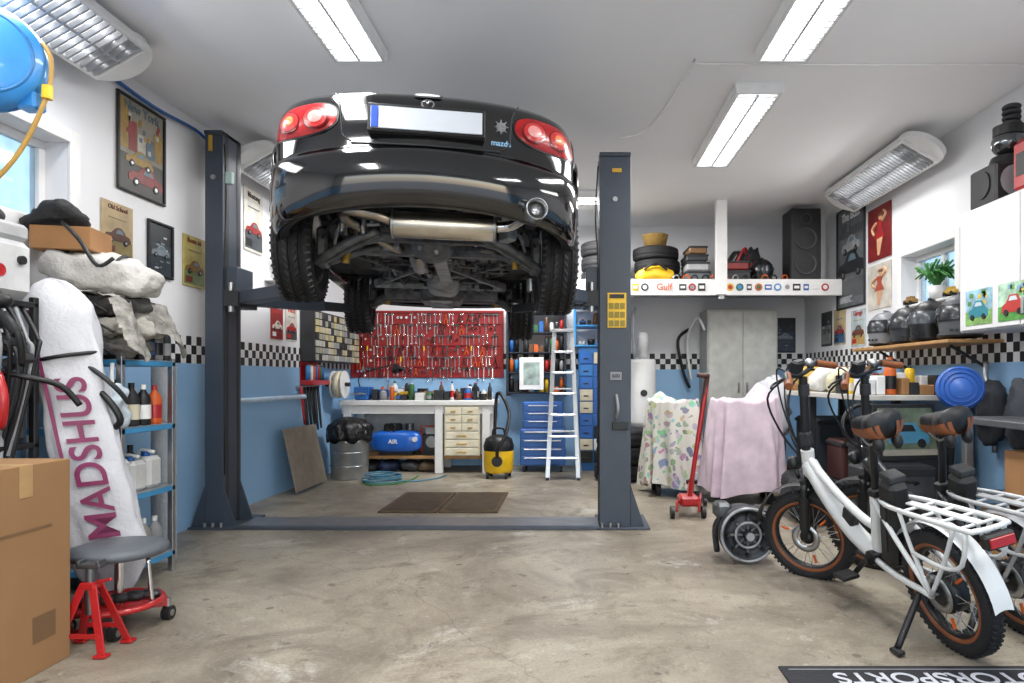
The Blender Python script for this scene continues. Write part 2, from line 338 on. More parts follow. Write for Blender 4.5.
def lvl(z,x=0):
    zt=lerpt(ZT,.1)-.035*(abs(x)/.8)**2
    t=(z-zb(x,0.2))/(zt-zb(x,.2)); t=max(0,min(1,t))
    for (a,s1,i1),(c,s2,i2) in zip(LV,LV[1:]):
        if t<=c:
            u=(t-a)/(c-a); return s1+(s2-s1)*u,i1+(i2-i1)*u
    return LV[-1][1:]
def ry(x,z):
    s_,i_=lvl(z,x); xx=abs(x)/s_; y=.9
    for (x1,y1),(x2,y2) in zip(HP,HP[1:]):
        if x1<=xx<=x2 and y1<1: y=y1+(y2-y1)*(xx-x1)/max(1e-6,x2-x1); break
    return 1.97+(y-1.97)*(1-i_/1.97)
def lens(cx,cz,w,h,m,bul,off=.006,nr=6,na=32,sk=0,pw=.8):
    vs=[];fs=[]
    for j in range(nr+1):
        r=j/nr
        for i in range(na):
            a=2*pi*i/na; c_,s_=math.cos(a),math.sin(a)
            x=cx+w/2*r*math.copysign(abs(c_)**pw,c_); z=cz+h/2*r*math.copysign(abs(s_)**pw,s_)+sk*(x-cx)
            vs.append((x,ry(x,z)-off-bul*(1-r*r),z))
    for j in range(nr):
        for i in range(na): fs.append([j*na+i,j*na+(i+1)%na,(j+1)*na+(i+1)%na,(j+1)*na+i])
    b.add(vs,fs,m,True)
TL=M('#9c0e14',.25,coat=.25,var=.15,scale=30); TL2=M('#b82a2a',.28,coat=.2,var=.2,scale=60); TLw=M('#d8908c',.28,coat=.2,var=.1); TLd=M('#5d0a0e',.25,coat=.3)
for s in (-1,1):
    lens(s*.60,.795,.36,.175,BLK,.004,.004,sk=-.12*s); lens(s*.60,.795,.34,.16,TL,.020,.008,sk=-.12*s)
    lens(s*.53,.80,.125,.115,TLd,.006,.030,pw=1); lens(s*.53,.80,.112,.102,TL2,.008,.034,pw=1); lens(s*.53,.80,.07,.062,TLw,.006,.042,pw=1)
    lens(s*.665,.787,.115,.11,TLd,.006,.028,pw=1); lens(s*.665,.787,.10,.095,TL2,.008,.032,pw=1); lens(s*.665,.787,.055,.052,M('#dd7a4a',.25,coat=.3),.005,.041,pw=1)
lens(0,.945,.14,.028,DSTEEL,.006); lens(0,.945,.12,.016,WHT,.004,.012)
lens(0,.895,.066,.05,CHROME,.004,.006,pw=1); lens(0,.895,.052,.038,BLK,.002,.012,pw=1)
b.tube([(-.018,ry(0,.895)-.016,.899),(-.009,ry(0,.895)-.017,.904),(0,ry(0,.895)-.017,.890),(.009,ry(0,.895)-.017,.904),(.018,ry(0,.895)-.016,.899)],.003,CHROME,n=6)
py=ry(.26,.80)-.035; b.box((0,py+.02,.80),(.56,.04,.14),BLK,rot=(-6,0,0)); b.box((0,py-.004,.80),(.53,.008,.11),M('#c3c9d1',.4,var=.02),rot=(-6,0,0)); b.box((-.246,py-.009,.80),(.034,.006,.107),M('#1b48a8',.4),rot=(-6,0,0))
b.text('mazda',Matrix.Translation((.36,ry(.4,.735)-.006,.725))@FR((0,0,0),(1,.15,0)),.04,M('#8fc4e8',.4))
b.lump((.36,ry(.36,.81)-.002,.81),(.05,.008,.05),GRY)
for k in range(8): b.tube([(.36,ry(.36,.81)-.006,.81),(.36+.036*math.cos(k*pi/4),ry(.37,.81)-.006,.81+.036*math.sin(k*pi/4))],.003,GRY,n=5,sub=1)
for s in (-1,1):
    b.tube([(s*x,ry(x,z)-.001,z) for x,z in ((.36,.69),(.40,.72),(.41,.8),(.42,.88),(.45,.95))],.004,DRK,n=6)
b.tube([(x/10*.36,ry(x/10*.36,.68)-.002,.68) for x in range(-10,11)],.004,DRK,n=6,sub=1)
b.grid(lambda u,v:((u-.5)*1.1,ry((u-.5)*1.1,.45)+.03+.14*v,zb((u-.5)*1.1,0.1)+.01-.03*math.sin(v*pi)+.03*v),24,4,BLK)
def cab(u,v):
    a=u*pi; w=.62*(1-.18*math.sin(v*pi)); y=1.15+v*1.55; h=.36*math.sin(v*pi)**.55
    return (w*math.cos(a),y,.92+h*math.sin(a)**.6)
b.grid(cab,20,16,M('#0c0d0f',.3)); 
for s in (-1,1): b.lump((s*.86,2.35,.93),(.16,.1,.11),PAINT)
def tyre(b,c,ax,R_=.3,w=.2):
    h=w/2; pr=[(R_*.66,-h*.8),(R_*.8,-h),(R_*.94,-h*.96),(R_*.985,-h*.85)]
    for g in (-.5,0,.5): pr+=[(R_,h*(g-.13)),(R_*.955,h*(g-.1)),(R_*.955,h*(g+.1)),(R_,h*(g+.13))]
    pr+=[(R_*.985,h*.85),(R_*.94,h*.96),(R_*.8,h),(R_*.66,h*.8)]
    b.lathe(pr,c,ax,RUB,40,False)
    c=Vector(c); u,v,a=basis(ax)
    for k in range(46):
        an=2*pi*k/46
        for sg in (-1,1):
            p=c+a*sg*h*.75+(u*math.cos(an)+v*math.sin(an))*R_*.99; q=c+a*sg*h*.98+(u*math.cos(an+.03)+v*math.sin(an+.03))*R_*.955
            b.beam(p,q,.014,.012,BLK,b=.001)
            p=c+a*sg*h*.18+(u*math.cos(an)+v*math.sin(an))*R_*1.0; q=c+a*sg*h*.36+(u*math.cos(an+.08)+v*math.sin(an+.08))*R_*1.0
            b.beam(p,q,.012,.01,BLK,b=.001)
    b.lathe([(R_*.66,-h*.8),(R_*.6,-h*.7),(R_*.56,0),(R_*.6,h*.7),(R_*.66,h*.8)],c,ax,ALU,32)
    for k in range(5):
        an=2*pi*k/5; d=u*math.cos(an)+v*math.sin(an); b.beam(c+a*h*.55+d*.03,c+a*h*.6+d*R_*.6,.05,.03,ALU)
    b.cyl(c+a*h*.3,c+a*h*.7,.05,ALU); b.cyl(c-a*h*.2,c-a*h*.05,R_*.45,DSTEEL,n=28); b.box(tuple(c-a*h*.1+Vector((0,.11,0))),(.07,.08,.14),CAST)
LT=M('#97999b',.5,.6,.4,14); MID=M('#626466',.5,.6,.4,16)
for yc in RCy:
    for s in (-1,1):
        wz=.285 if s<0 else .25
        if yc>2: wz-=.03
        tyre(b,(s*.725,yc,wz),(s,0,0),.305,.205)
        b.grid(lambda u,v:(s*(.52+.29*v),yc+.36*math.cos(u*pi),.40+.36*math.sin(u*pi)),18,2,DRK)
        b.grid(lambda u,v:(s*.52,yc+.36*v*math.cos(u*pi),.40+.36*v*math.sin(u*pi)),18,3,DRK)
        for dy in (-.15,.15): b.tube([(s*.28,yc+dy*1.3,.36),(s*.45,yc+dy,.30),(s*.64,yc+dy*.3,.20)],.026,MID,sub=3)
        b.beam((s*.28,yc-.2,.35),(s*.60,yc-.04,.21),.045,.02,MID); b.beam((s*.3,yc,.50),(s*.62,yc,.42),.03,.04,CAST)
        b.cyl((s*.5,yc+.07,.22),(s*.45,yc+.05,.66),.022,M('#a8852f',.4,.3)); 
        hel=[(s*(.48-.03*t/60)+.055*math.cos(t*.75),yc+.06+.055*math.sin(t*.75),.34+.28*t/60) for t in range(61)]
        b.tube(hel,.010,M('#3a3d42',.4),n=6,sub=1)
        b.cyl((s*.1,yc,.40),(s*.62,yc,.28),.019,MID); b.cyl((s*.5,yc,.32),(s*.6,yc,.29),.035,RUB,r2=.05)
        b.box((s*.61,yc,.29),(.06,.14,.22),MID,b=.02); b.tube([(s*.6,yc-.1,.33),(s*.5,yc-.2,.42),(s*.38,yc-.2,.44)],.008,BLK)
UB=M('#2b2e31',.6,.1,.35)
b.bx(-.50,.50,.35,3.7,.46,.50,UB); b.bx(-.77,.77,1.13,2.6,.42,.48,UB); b.bx(-.72,.72,.14,.38,.46,.5,UB); b.lump((-.2,.42,.47),(.6,.5,.16),UB)
for s in (-1,1): b.bx(s*.70,s*.79,1.12,2.62,.27,.45,PAINT); b.bx(s*.40,s*.47,1.0,2.7,.38,.43,CAST)
b.lump((.34,.5,.47),(.4,.3,.14),LT)
MUF=M('#c6bfb2',.25,1,.12)
b.lathe([(0,-.275),(.055,-.275),(.070,-.26),(.072,-.255),(.072,.255),(.070,.26),(.055,.275),(0,.275)],(.08,.27,.345),(1,0,0),MUF,30)
for x in (-.18,.34): b.torus((x,.27,.345),(1,0,0),.072,.006,STEEL)
b.tube([(.35,.27,.35),(.42,.25,.355),(.47,.18,.37),(.52,.06,.385),(.535,.0,.385)],.028,CHROME,n=12)
b.lathe([(.03,0),(.05,.03),(.054,.13),(.052,.14),(.048,.135),(.042,.02)],(.525,.09,.38),(.05,-1,0),STEEL,24)
b.lathe([(0,.08),(.046,.08)],(.525,.09,.38),(.05,-1,0),BLK,20)
b.tube([(-.19,.27,.36),(-.26,.25,.38),(-.36,.22,.39),(-.44,.32,.40),(-.40,.5,.38),(-.24,.8,.33),(-.14,1.2,.36),(-.1,1.6,.36),(-.05,2.2,.36),(.1,2.6,.36),(.2,2.8,.42)],.028,M('#a99f90',.3,1,.2),n=12)
b.lathe([(.026,-.25),(.055,-.2),(.055,.2),(.026,.25)],(-.12,1.45,.35),(0,1,0),M('#aba6a0',.35,1,.25),20)
b.cyl((-.36,.33,.4),(-.42,.3,.48),.012,RUB); b.cyl((.36,.2,.37),(.38,.2,.47),.014,RUB)
b.lump((0,.80,.37),(.28,.36,.26),MID,amp=.01); b.beam((-.45,.95,.34),(.45,.95,.34),.08,.06,MID); b.beam((-.42,.58,.34),(.42,.58,.34),.06,.05,CAST)
for k in range(6): b.cyl((.1*math.cos(k),.66,.37+.1*math.sin(k)),(.1*math.cos(k),.62,.37+.1*math.sin(k)),.012,STEEL,n=6)
for s in (-1,1):
    b.beam((s*.35,.58,.34),(s*.5,.98,.34),.06,.05,CAST); b.beam((s*.45,1.0,.34),(s*.62,1.35,.40),.04,.015,LT); b.tube([(s*.1,.50,.40),(s*.4,.51,.38),(s*.5,.6,.38),(s*.55,.72,.30)],.011,LT)
    b.beam((s*.1,1.5,.335),(s*.55,2.6,.35),.06,.02,LT); b.beam((s*.55,1.3,.38),(s*.15,2.0,.34),.05,.02,MID); b.bx(s*.2,s*.42,1.15,1.9,.375,.415,M('#4b4d50',.5,.4,.4))
b.beam((.03,1.0,.36),(.06,2.2,.355),.12,.09,LT); b.cyl((0,1,.42),(0,2.1,.44),.035,DSTEEL)
b.lump((.03,2.35,.37),(.28,.55,.28),LT,amp=.01,p=.7); b.box((0,2.95,.33),(.38,.5,.20),MID,b=.03); b.box((0,2.9,.25),(.22,.28,.08),MID,b=.02)
for k in range(7): b.box((0,2.66+k*.08,.215),(.2,.012,.02),LT)
b.beam((-.5,2.85,.30),(.5,2.85,.30),.09,.05,MID); b.beam((-.45,3.2,.30),(.45,3.2,.30),.06,.05,MID); b.box((0,3.5,.32),(1.1,.35,.02),DRK)
b.beam((-.55,2.6,.34),(.55,2.6,.34),.05,.02,LT); b.tube([(-.6,3.1,.3),(-.5,3.3,.33),(.5,3.3,.33),(.6,3.1,.3)],.013,BLU,n=8)
for i in range(150):
    x=R.uniform(-.48,.48); y=R.uniform(.42,3.1); b.box((x,y,R.uniform(.34,.44)),(R.uniform(.02,.11),R.uniform(.02,.12),R.uniform(.03,.09)),R.choice([CAST,DSTEEL,DRK,LT,MID,UB,CAST]),rot=(0,0,R.uniform(-40,40)),b=.008)
for i in range(40):
    x=R.uniform(-.42,.42); y=R.uniform(.45,2.7); b.tube([(x,y,.42),(x+R.uniform(-.15,.15),y+.15,.35),(x+R.uniform(-.25,.25),y+.3,.37),(x+R.uniform(-.3,.3),y+.45,.42)],R.uniform(.006,.014),R.choice([DSTEEL,BLK,CAST,LT]))
for i in range(90):
    x=R.uniform(-.48,.48); y=R.uniform(.45,3.0); b.cyl((x,y,.33),(x,y,.42),R.uniform(.007,.022),R.choice([STEEL,DSTEEL,CAST]),n=7)
b.done()
# ------------------------------------------------------------------ posters
def poster(name,T,w,h,bg,kind,cols,txt='',frame=None):
    b=B(name,T)
    b.bx(-w/2,w/2,-h/2,h/2,0,.006,M(bg,.4,var=.3,scale=7),b=.001)
    if frame:
        t=.018
        for a in ((-w/2,w/2,h/2-t,h/2),(-w/2,w/2,-h/2,-h/2+t)): b.bx(a[0],a[1],a[2],a[3],0,.02,frame)
        for a in ((-w/2,-w/2+t),(w/2-t,w/2)): b.bx(a[0],a[1],-h/2+t,h/2-t,0,.02,frame)
    z=.006; c=[M(x,.4,var=.25,scale=15) for x in cols]
    def car(cx,cy,s,m):
        pts=[(-.5,0),(-.52,.1),(-.44,.17),(-.24,.2),(-.1,.33),(0,.37),(.14,.36),(.24,.3),(.32,.2),(.46,.17),(.52,.08),(.5,0)]
        b.poly([(cx+x*s,cy+y*s) for x,y in pts],z,z+.004,m); b.poly([(cx+x*s,cy+y*s) for x,y in ((-.1,.2),(-.02,.31),(.1,.31),(.18,.28),(.22,.2))],z+.004,z+.005,M('#5f7480',.3))
        for x in (-.3,.3): b.cyl((cx+x*s,cy,z),(cx+x*s,cy,z+.006),.085*s,BLK,n=14); b.cyl((cx+x*s,cy,z),(cx+x*s,cy,z+.008),.04*s,ALU,n=10)
    if kind=='street':
        for i in range(5): b.bx(-w*.45+i*w*.18,-w*.45+(i+.9)*w*.18,-h*.05,h*(.15+.3*R.random()),z,z+.002,c[i%len(c)],b=.0005)
        for i in range(18): 
            xx=R.uniform(-w*.42,w*.35); yy=R.uniform(-h*.05,h*.3); b.bx(xx,xx+w*.06,yy,yy+h*.05,z+.002,z+.003,R.choice(c),b=.0003)
        b.bx(-w*.46,w*.46,-h*.46,-h*.1,z,z+.001,M('#4a4846',.5),b=.0003); car(-w*.05,-h*.18,w*.55,c[0]); car(w*.08,-h*.36,w*.7,c[1])
    elif kind=='car':
        b.bx(-w*.46,w*.46,-h*.46,-h*.18,z,z+.001,c[1],b=.0003); car(0,-h*.2,w*.8,c[0]); b.bx(-w*.3,w*.3,h*.2,h*.22,z,z+.002,c[1],b=.0005); b.bx(-w*.4,-w*.1,-h*.42,-h*.3,z+.001,z+.003,c[2],b=.0005)
    elif kind=='bigcar':
        b.bx(-w*.46,w*.46,-h*.40,-h*.22,z,z+.001,c[1],b=.0003); car(0,-h*.16,w*.9,c[0]); car(0,h*.06,w*.62,c[2])
        for i in range(6): b.bx(-w*.4,w*(-.1+.4*R.random()),-h*.44+i*.012,-h*.44+i*.012+.005,z,z+.002,c[-1],b=.0003)
        for i in range(9): xx=-w*.42+i*w*.095; b.bx(xx,xx+w*.07,h*.2,h*(.24+.1*R.random()),z,z+.001,c[1],b=.0003)
    elif kind=='girl':
        SK=M('#c99a76',.6); b.lump((w*.05,h*.29,z),(w*.16,h*.12,.008),SK); b.lump((w*.06,h*.33,z+.001),(w*.22,h*.09,.008),BROWN)
        b.poly([(-w*.12,h*.22),(w*.16,h*.22),(w*.10,h*.08),(w*.22,-h*.1),(-w*.2,-h*.1),(-w*.06,h*.08)],z,z+.003,c[0]); b.poly([(-w*.1,-h*.1),(w*.16,-h*.1),(w*.02,-h*.42),(-w*.06,-h*.42)],z,z+.002,SK)
        b.tube([(-w*.1,h*.2,z),(-w*.28,h*.1,z+.002),(-w*.2,-h*.02,z)],w*.03,SK,n=6); b.tube([(w*.14,h*.2,z),(w*.3,h*.3,z+.002),(w*.2,h*.38,z)],w*.03,SK,n=6)
    elif kind=='engine':
        b.bx(-w*.44,w*.44,-h*.44,h*.1,z,z+.001,c[0],b=.0003)
        for i in range(14): xx=R.uniform(-w*.4,w*.25); yy=R.uniform(-h*.42,h*.25); b.bx(xx,xx+w*.14,yy,yy+h*.03,z+.001,z+.003,R.choice(c),b=.0003)
        car(0,-h*.1,w*.7,c[1])
    elif kind=='grid':
        for i in range(3):
            for j in range(4): b.bx(-w*.4+i*w*.28,-w*.4+i*w*.28+w*.23,-h*.42+j*h*.2,-h*.42+j*h*.2+h*.15,z,z+.002,R.choice(c),b=.0005)
    if txt: b.text(txt,Matrix.Translation((0,h*.40,z+.002)),w*.85/max(4,len(txt)*.62),c[-1])
    b.done()
def LW(y0,y1,z0,z1): return FR((XL+.004,(y0+y1)/2,(z0+z1)/2),(0,1,0)),y1-y0,z1-z0
def RW(y0,y1,z0,z1): return FR((XR-.004,(y0+y1)/2,(z0+z1)/2),(0,-1,0)),y1-y0,z1-z0
def BW(x0,x1,z0,z1): return FR(((x0+x1)/2,YB-.004,(z0+z1)/2),(1,0,0)),x1-x0,z1-z0
poster('wall_poster',*LW(4.175,4.665,2.32,2.94),'#7d786a','street',['#8f722c','#7d2620','#a49f92','#4a5c6a'],'New York',BLK)
poster('metal_sign',*LW(4.04,4.33,1.88,2.22),'#a8926a','car',['#4b2a1e','#7a6d45','#5b2a18'],'Old School')
poster('wall_poster',*LW(4.48,4.76,1.82,2.20),'#20262c','engine',['#2e373e','#7b848c','#4b5560','#aeb2b5'],'',BLK)
poster('metal_sign',*LW(4.89,5.18,1.81,2.19),'#b8a862','car',['#7a5b2c','#6d7a4f','#6e2d1e'],'Route 66')
poster('wall_calendar',*LW(5.8,6.15,2.25,2.8),'#cfcbc0','car',['#8c2b28','#44494f','#1c1c1c'],'Mustang')
poster('metal_sign',*LW(6.32,6.58,1.5,1.84),'#9c1f1d','car',['#d8d0c0','#7a1512','#ffffff'],'Old School')
poster('metal_sign',*LW(6.64,6.92,1.5,1.84),'#d2ccc0','car',['#a32522','#444444','#b9211f'],'PARTS')
poster('wall_poster',*RW(6.8,7.52,1.88,2.98),'#5d6164','bigcar',['#24262a','#3f4245','#8d8f90','#d5d8da'],'The Boss',BLK)
poster('wall_poster',*RW(6.25,6.74,2.28,2.8),'#6d1719','girl',['#8f1f22','#c9b3a5'],'')
poster('wall_poster',*RW(6.25,6.74,1.80,2.24),'#c2bdb2','girl',['#a04028','#8c2323'],'')
poster('metal_sign',*RW(6.8,7.15,1.46,1.84),'#b5c4c8','car',['#6d3f2a','#b3955b','#a02020'],'Garage')
poster('metal_sign',*RW(7.3,7.62,1.5,1.9),'#b3a27c','car',['#8c3333','#3a5e85','#222222'],'')
poster('metal_sign',*RW(7.68,8.0,1.5,1.9),'#27302f','engine',['#777777','#555555','#bbbbbb'],'')
poster('wall_calendar',*BW(2.6,2.88,1.45,1.9),'#2a2e38','engine',['#3a4658','#79828f','#444c5a'],'')
# ------------------------------------------------------------------ back area
b=B('tool_pegboard'); T0=FR((-1.86,YB-.02,1.55),(1,0,0)); b.T=T0; RP=M('#8f1416',.5)
b.bx(-.96,.96,-.42,.42,-.015,.0,RP); b.bx(-.98,.98,.41,.44,-.015,.02,RP)
for s in (-1,1): b.bx(s*.95,s*.98,-.42,.42,-.015,.02,RP)
for j in range(6):
    y=.35-j*.138; x=-.9
    if j%2: b.bx(-.94,.94,y+.055,y+.062,0,.025,M('#8d1515',.5),b=.001)
    while x<.9:
        k=R.choice((0,0,0,1,2,3,4,4)); L=.05+.07*R.random(); w=R.uniform(.022,.06)
        if k==0: b.bx(x,x+.014,y-L,y+.04,.005,.012,CHROME); b.torus((x+.007,y+.045,.01),(0,0,1),.012,.005,CHROME,n=12,k=6); b.torus((x+.007,y-L,.01),(0,0,1),.011,.005,CHROME,n=12,k=6)
        elif k==1: b.cyl((x+.012,y+.05,.02),(x+.012,y-.01,.02),.010,R.choice([YEL,BLK,BLK,RED]),n=10); b.cyl((x+.012,y-.01,.02),(x+.012,y-L,.02),.004,CHROME,n=6)
        elif k==2:
            hm=R.choice([BLK,DRK,ORG])
            for s in (-1,1): b.tube([(x+.02+s*.006,y+.04,.015),(x+.02,y,.015),(x+.02+s*.02,y-.04,.015),(x+.02+s*.018,y-L,.015)],.006,hm ,n=6,sub=3)
        elif k==3: b.cyl((x+.015,y,.005),(x+.015,y,.035),.016,CHROME,n=12)
        else: b.bx(x+.008,x+.02,y-L,y+.03,.005,.015,STEEL); b.bx(x-.01,x+.04,y+.03,y+.05,.005,.03,DSTEEL)
        x+=w+.012
b.done()
b=B('workbench'); y0,y1=7.85,8.5
b.bx(-2.74,-.92,y0,y1,.80,.86,WHT,b=.008); b.bx(-2.72,-.94,y0+.03,y0+.06,.70,.80,WHT); b.bx(-2.7,-.95,y1-.03,y1,.2,.8,M('#c3c8ce',.5))
for x in (-2.7,-1.62,-1.06): b.bx(x,x+.09,y0+.02,y0+.11,0,.8,WHT); b.bx(x,x+.09,y1-.1,y1-.02,0,.8,WHT)
b.bx(-2.62,-1.0,y0+.1,y1-.03,.16,.20,WOOD)
b.done()
b=B('drawer_organizer'); b.bx(-1.51,-1.09,7.87,8.3,.205,.795,CREAM)
for j in range(6):
    for i in range(2 if j<3 else 1):
        w=.40/(2 if j<3 else 1); x=-1.5+i*w; z=.21+(5-j)*.096
        b.bx(x+.005,x+w-.005,7.855,7.87,z+.005,z+.088,M('#dcd5bf',.5)); b.bx(x+w*.35,x+w*.65,7.845,7.857,z+.035,z+.05,M('#b8953a',.5))
b.done()
def bottle(b,x,y,z,r,h,m,cap,n=14):
    b.lathe([(0,0),(r*.95,0),(r,.01),(r,h*.62),(r*.85,h*.72),(r*.35,h*.85),(r*.35,h*.9)],(x,y,z),(0,0,1),m,n); b.cyl((x,y,z+h*.88),(x,y,z+h),r*.4,cap,n=10)
    b.lathe([(r*1.01,h*.15),(r*1.01,h*.5)],(x,y,z),(0,0,1),R.choice([WHT,CREAM,RED,BLU,BLK,GRY]),n)
def can(b,x,y,z,r,h,m): b.lathe([(0,0),(r,0),(r,h*.86),(r*.7,h*.93),(r*.3,h*.95)],(x,y,z),(0,0,1),m,12); b.cyl((x,y,z+h*.93),(x,y,z+h),r*.55,R.choice([WHT,BLK,RED]),n=8)
def clutter(name,x0,x1,y0,y1,z,n,hmax=.25,kinds='bcxt',rows=1):
    b=B(name)
    for rw in range(rows):
        x=x0; ya=y0+(y1-y0)*rw/rows; yb=y0+(y1-y0)*(rw+1)/rows
        while x<x1-.05:
            k=R.choice(kinds); w=min(R.uniform(.05,.12),x1-x); y=(ya+yb)/2; h=R.uniform(.4,1)*hmax
            if k=='b': bottle(b,x+w/2,y,z,w*.42,h,rc(),rc())
            elif k=='c': can(b,x+w/2,y,z,w*.38,h*.9,rc())
            elif k=='x': b.box((x+w/2,y,z+h*.3),(w,min(.12,(yb-ya)*.9),h*.6),R.choice([CARD,WHT,BLK,BLU,DRK,rc()]),b=.006)
            else: b.lathe([(0,0),(w*.4,0),(w*.45,h*.4),(w*.42,h*.42),(w*.38,.02)],(x+w/2,y,z),(0,0,1),rc(),14)
            x+=w+.006
    return b.done()
clutter('bench_clutter',-2.38,-.97,7.92,8.45,.861,20,.24,'bcxtx',4)
b=B('bench_vise'); b.box((-2.5,8.0,.9),(.16,.2,.08),BLU,b=.02); b.box((-2.5,7.93,.97),(.18,.05,.1),BLU,b=.01); b.box((-2.5,8.07,.97),(.18,.08,.1),BLU,b=.01); b.cyl((-2.5,8.1,.94),(-2.5,7.78,.94),.018,STEEL); b.cyl((-2.6,7.79,.94),(-2.4,7.79,.94),.008,STEEL); b.done()
b=B('desk_lamp'); b.cyl((-2.6,8.38,.862),(-2.6,8.38,.88),.07,BLK); b.tube([(-2.6,8.38,.88),(-2.65,8.33,1.15),(-2.2,8.3,1.3)],.008,BLK); b.lathe([(.02,0),(.07,.1)],(-2.2,8.3,1.3),(.4,-.3,-1),BLK); b.done()
b=B('air_compressor'); CB=M('#1d62c4',.3,coat=.3)
b.lump((-2.1,8.02,.37),(.62,.26,.26),CB,p=.55); b.box((-2.15,8.02,.53),(.2,.14,.1),BLK,b=.02); b.cyl((-1.95,8.02,.50),(-1.95,8.02,.58),.05,DSTEEL); b.torus((-2.15,7.93,.53),(0,1,0),.05,.01,BLK); b.bx(-2.3,-1.9,7.96,8.08,.205,.26,BLK); b.cyl((-1.86,7.88,.40),(-1.86,7.9,.40),.03,WHT); b.text('AIR',FR((-2.12,7.886,.37),(1,0,0)),.07,WHT,.006)
b.done()
b=B('machine_crate'); 
b.bx(-1.8,-1.53,7.97,8.3,.205,.24,BLK); b.bx(-1.8,-1.55,8.0,8.25,.24,.45,DRK); b.cyl((-1.68,7.98,.36),(-1.68,8.0,.36),.07,STEEL); b.tube([(-1.8,7.98,.24),(-1.8,7.98,.55),(-1.55,7.98,.55),(-1.55,7.98,.24)],.012,RED,sub=1); b.bx(-1.76,-1.6,8.02,8.2,.45,.53,M('#b6b8ba',.4)); b.done()
b=B('shoe_and_bag_pile'); 
for i,(x,c) in enumerate(((-2.45,'#2a2d33'),(-2.2,'#1b2a4a'),(-1.95,'#3a3c40'),(-1.75,'#5a4a38'))): b.lump((x,8.1,.06),(.24,.3,.12),M(c,.8,bump=.4),amp=.03,p=.8,seed=i)
b.done()
b=B('trash_can'); x,y=-2.50,7.5; b.lathe([(0,0),(.19,0),(.2,.01),(.215,.5),(.225,.51),(.225,.54),(.2,.54)],(x,y,0),(0,0,1),M('#a9adb0',.4,.8),32)
for z in (.15,.3,.42): b.torus((x,y,z),(0,0,1),.208,.006,STEEL)
vs=[];fs=[];nu=48
for j,(r,z) in enumerate(((.2,.5),(.232,.42),(.236,.47),(.242,.55),(.225,.6),(.15,.655),(.06,.69),(0,.68))):
    for i in range(nu):
        th=2*pi*i/nu; rr=r+(.018*math.sin(th*11+j)+.015*noise.noise(Vector((th*2,j,0))) if 0<j<6 else 0); vs.append((x+rr*math.cos(th),y+rr*math.sin(th),z+(.02*math.sin(th*7) if j==1 else 0)))
for j in range(7):
    for i in range(nu): fs.append([j*nu+i,j*nu+(i+1)%nu,(j+1)*nu+(i+1)%nu,(j+1)*nu+i])
b.add(vs,fs,M('#131417',.25,bump=.5),True); b.done()
b=B('vacuum_cleaner'); x,y=-.83,7.55
b.lathe([(0,.06),(.15,.06),(.165,.1),(.17,.3),(.165,.32)],(x,y,0),(0,0,1),YEL,28); b.lathe([(.17,.31),(.175,.36),(.15,.44),(.08,.48),(0,.49)],(x,y,0),(0,0,1),BLK,28)
for k in range(4):
    a=k*pi/2+.7; b.cyl((x+.15*math.cos(a)-.015,y+.15*math.sin(a),.035),(x+.15*math.cos(a)+.015,y+.15*math.sin(a),.035),.035,BLK)
    b.cyl((x+.14*math.cos(a),y+.14*math.sin(a),.04),(x+.12*math.cos(a),y+.12*math.sin(a),.1),.015,BLK)
b.tube([(x,y-.16,.25),(x+.02,y-.24,.35),(x+.1,y-.2,.5),(x+.12,y-.05,.75),(x-.02,y+.05,.95),(x-.05,y+.03,.4)],.02,BLK); b.tube([(x-.07,y,.47),(x-.05,y,.55),(x+.05,y,.55),(x+.07,y,.47)],.012,BLK)
b.cyl((x,y-.172,.2),(x,y-.165,.2),.06,BLK); b.done()
b=B('air_hose_coil')
for k in range(5): b.torus((-2.1+.08*R.random(),7.25,.012+.018*k),(0,0,1),.2-.012*k,.008,M('#4a7f98',.5),n=36)
b.tube([(-1.9,7.25,.012),(-1.7,7.2,.012),(-1.5,7.42,.012),(-1.45,7.7,.012)],.008,M('#4a7f98',.5)); b.tube([(-2.2,7.1,.012),(-2.1,6.95,.012),(-1.8,7.1,.012),(-1.75,7.6,.012)],.008,GRN); b.done()
b=B('small_parts_organizer'); b.bx(XL+.005,XL+.16,7.0,8.45,1.3,1.84,DRK)
for j in range(7):
    for i in range(16): 
        y=7.02+i*.089; z=1.315+j*.074; b.bx(XL+.155,XL+.168,y,y+.08,z,z+.062,R.choice([M('#a9aaa2',.3),M('#8f9284',.3),M('#b3a878',.3),DRK,GRY]),b=.002)
b.done()
b=B('wall_pipe_rail'); b.cyl((XL+.05,5.55,.93),(XL+.05,7.0,.93),.025,M('#b9cfe2',.4)); 
for y in (5.7,6.8): b.cyl((XL+.001,y,.93),(XL+.05,y,.93),.012,STEEL)
b.done()
b=B('plywood_sheet'); b.T=FR((XL+.16,6.8,.32),(0,1,0),(-.22,0,1)); b.bx(-.42,.36,-.3,.32,-.008,.008,M('#7d7468',.7,var=.2),b=.002); b.done()
b=B('red_tool_rack'); b.bx(XL+.005,XL+.14,7.0,7.5,1.05,1.1,RED); b.bx(XL+.005,XL+.012,7.0,7.5,1.1,1.3,RED)
for i in range(7): can(b,XL+.07,7.05+i*.065,1.1,.027,.17,rc())
b.done()
b=B('extension_cord_reel'); b.cyl((XL+.1,7.75,1.05),(XL+.22,7.75,1.05),.1,WHT); 
for xx in (XL+.1,XL+.22): b.cyl((xx-.006,7.75,1.05),(xx+.006,7.75,1.05),.16,WHT,n=32)
b.cyl((XL+.002,7.75,1.05),(XL+.28,7.75,1.05),.025,BLK); b.torus((XL+.16,7.75,1.05),(1,0,0),.12,.04,CREAM); b.done()
b=B('hanging_cables')
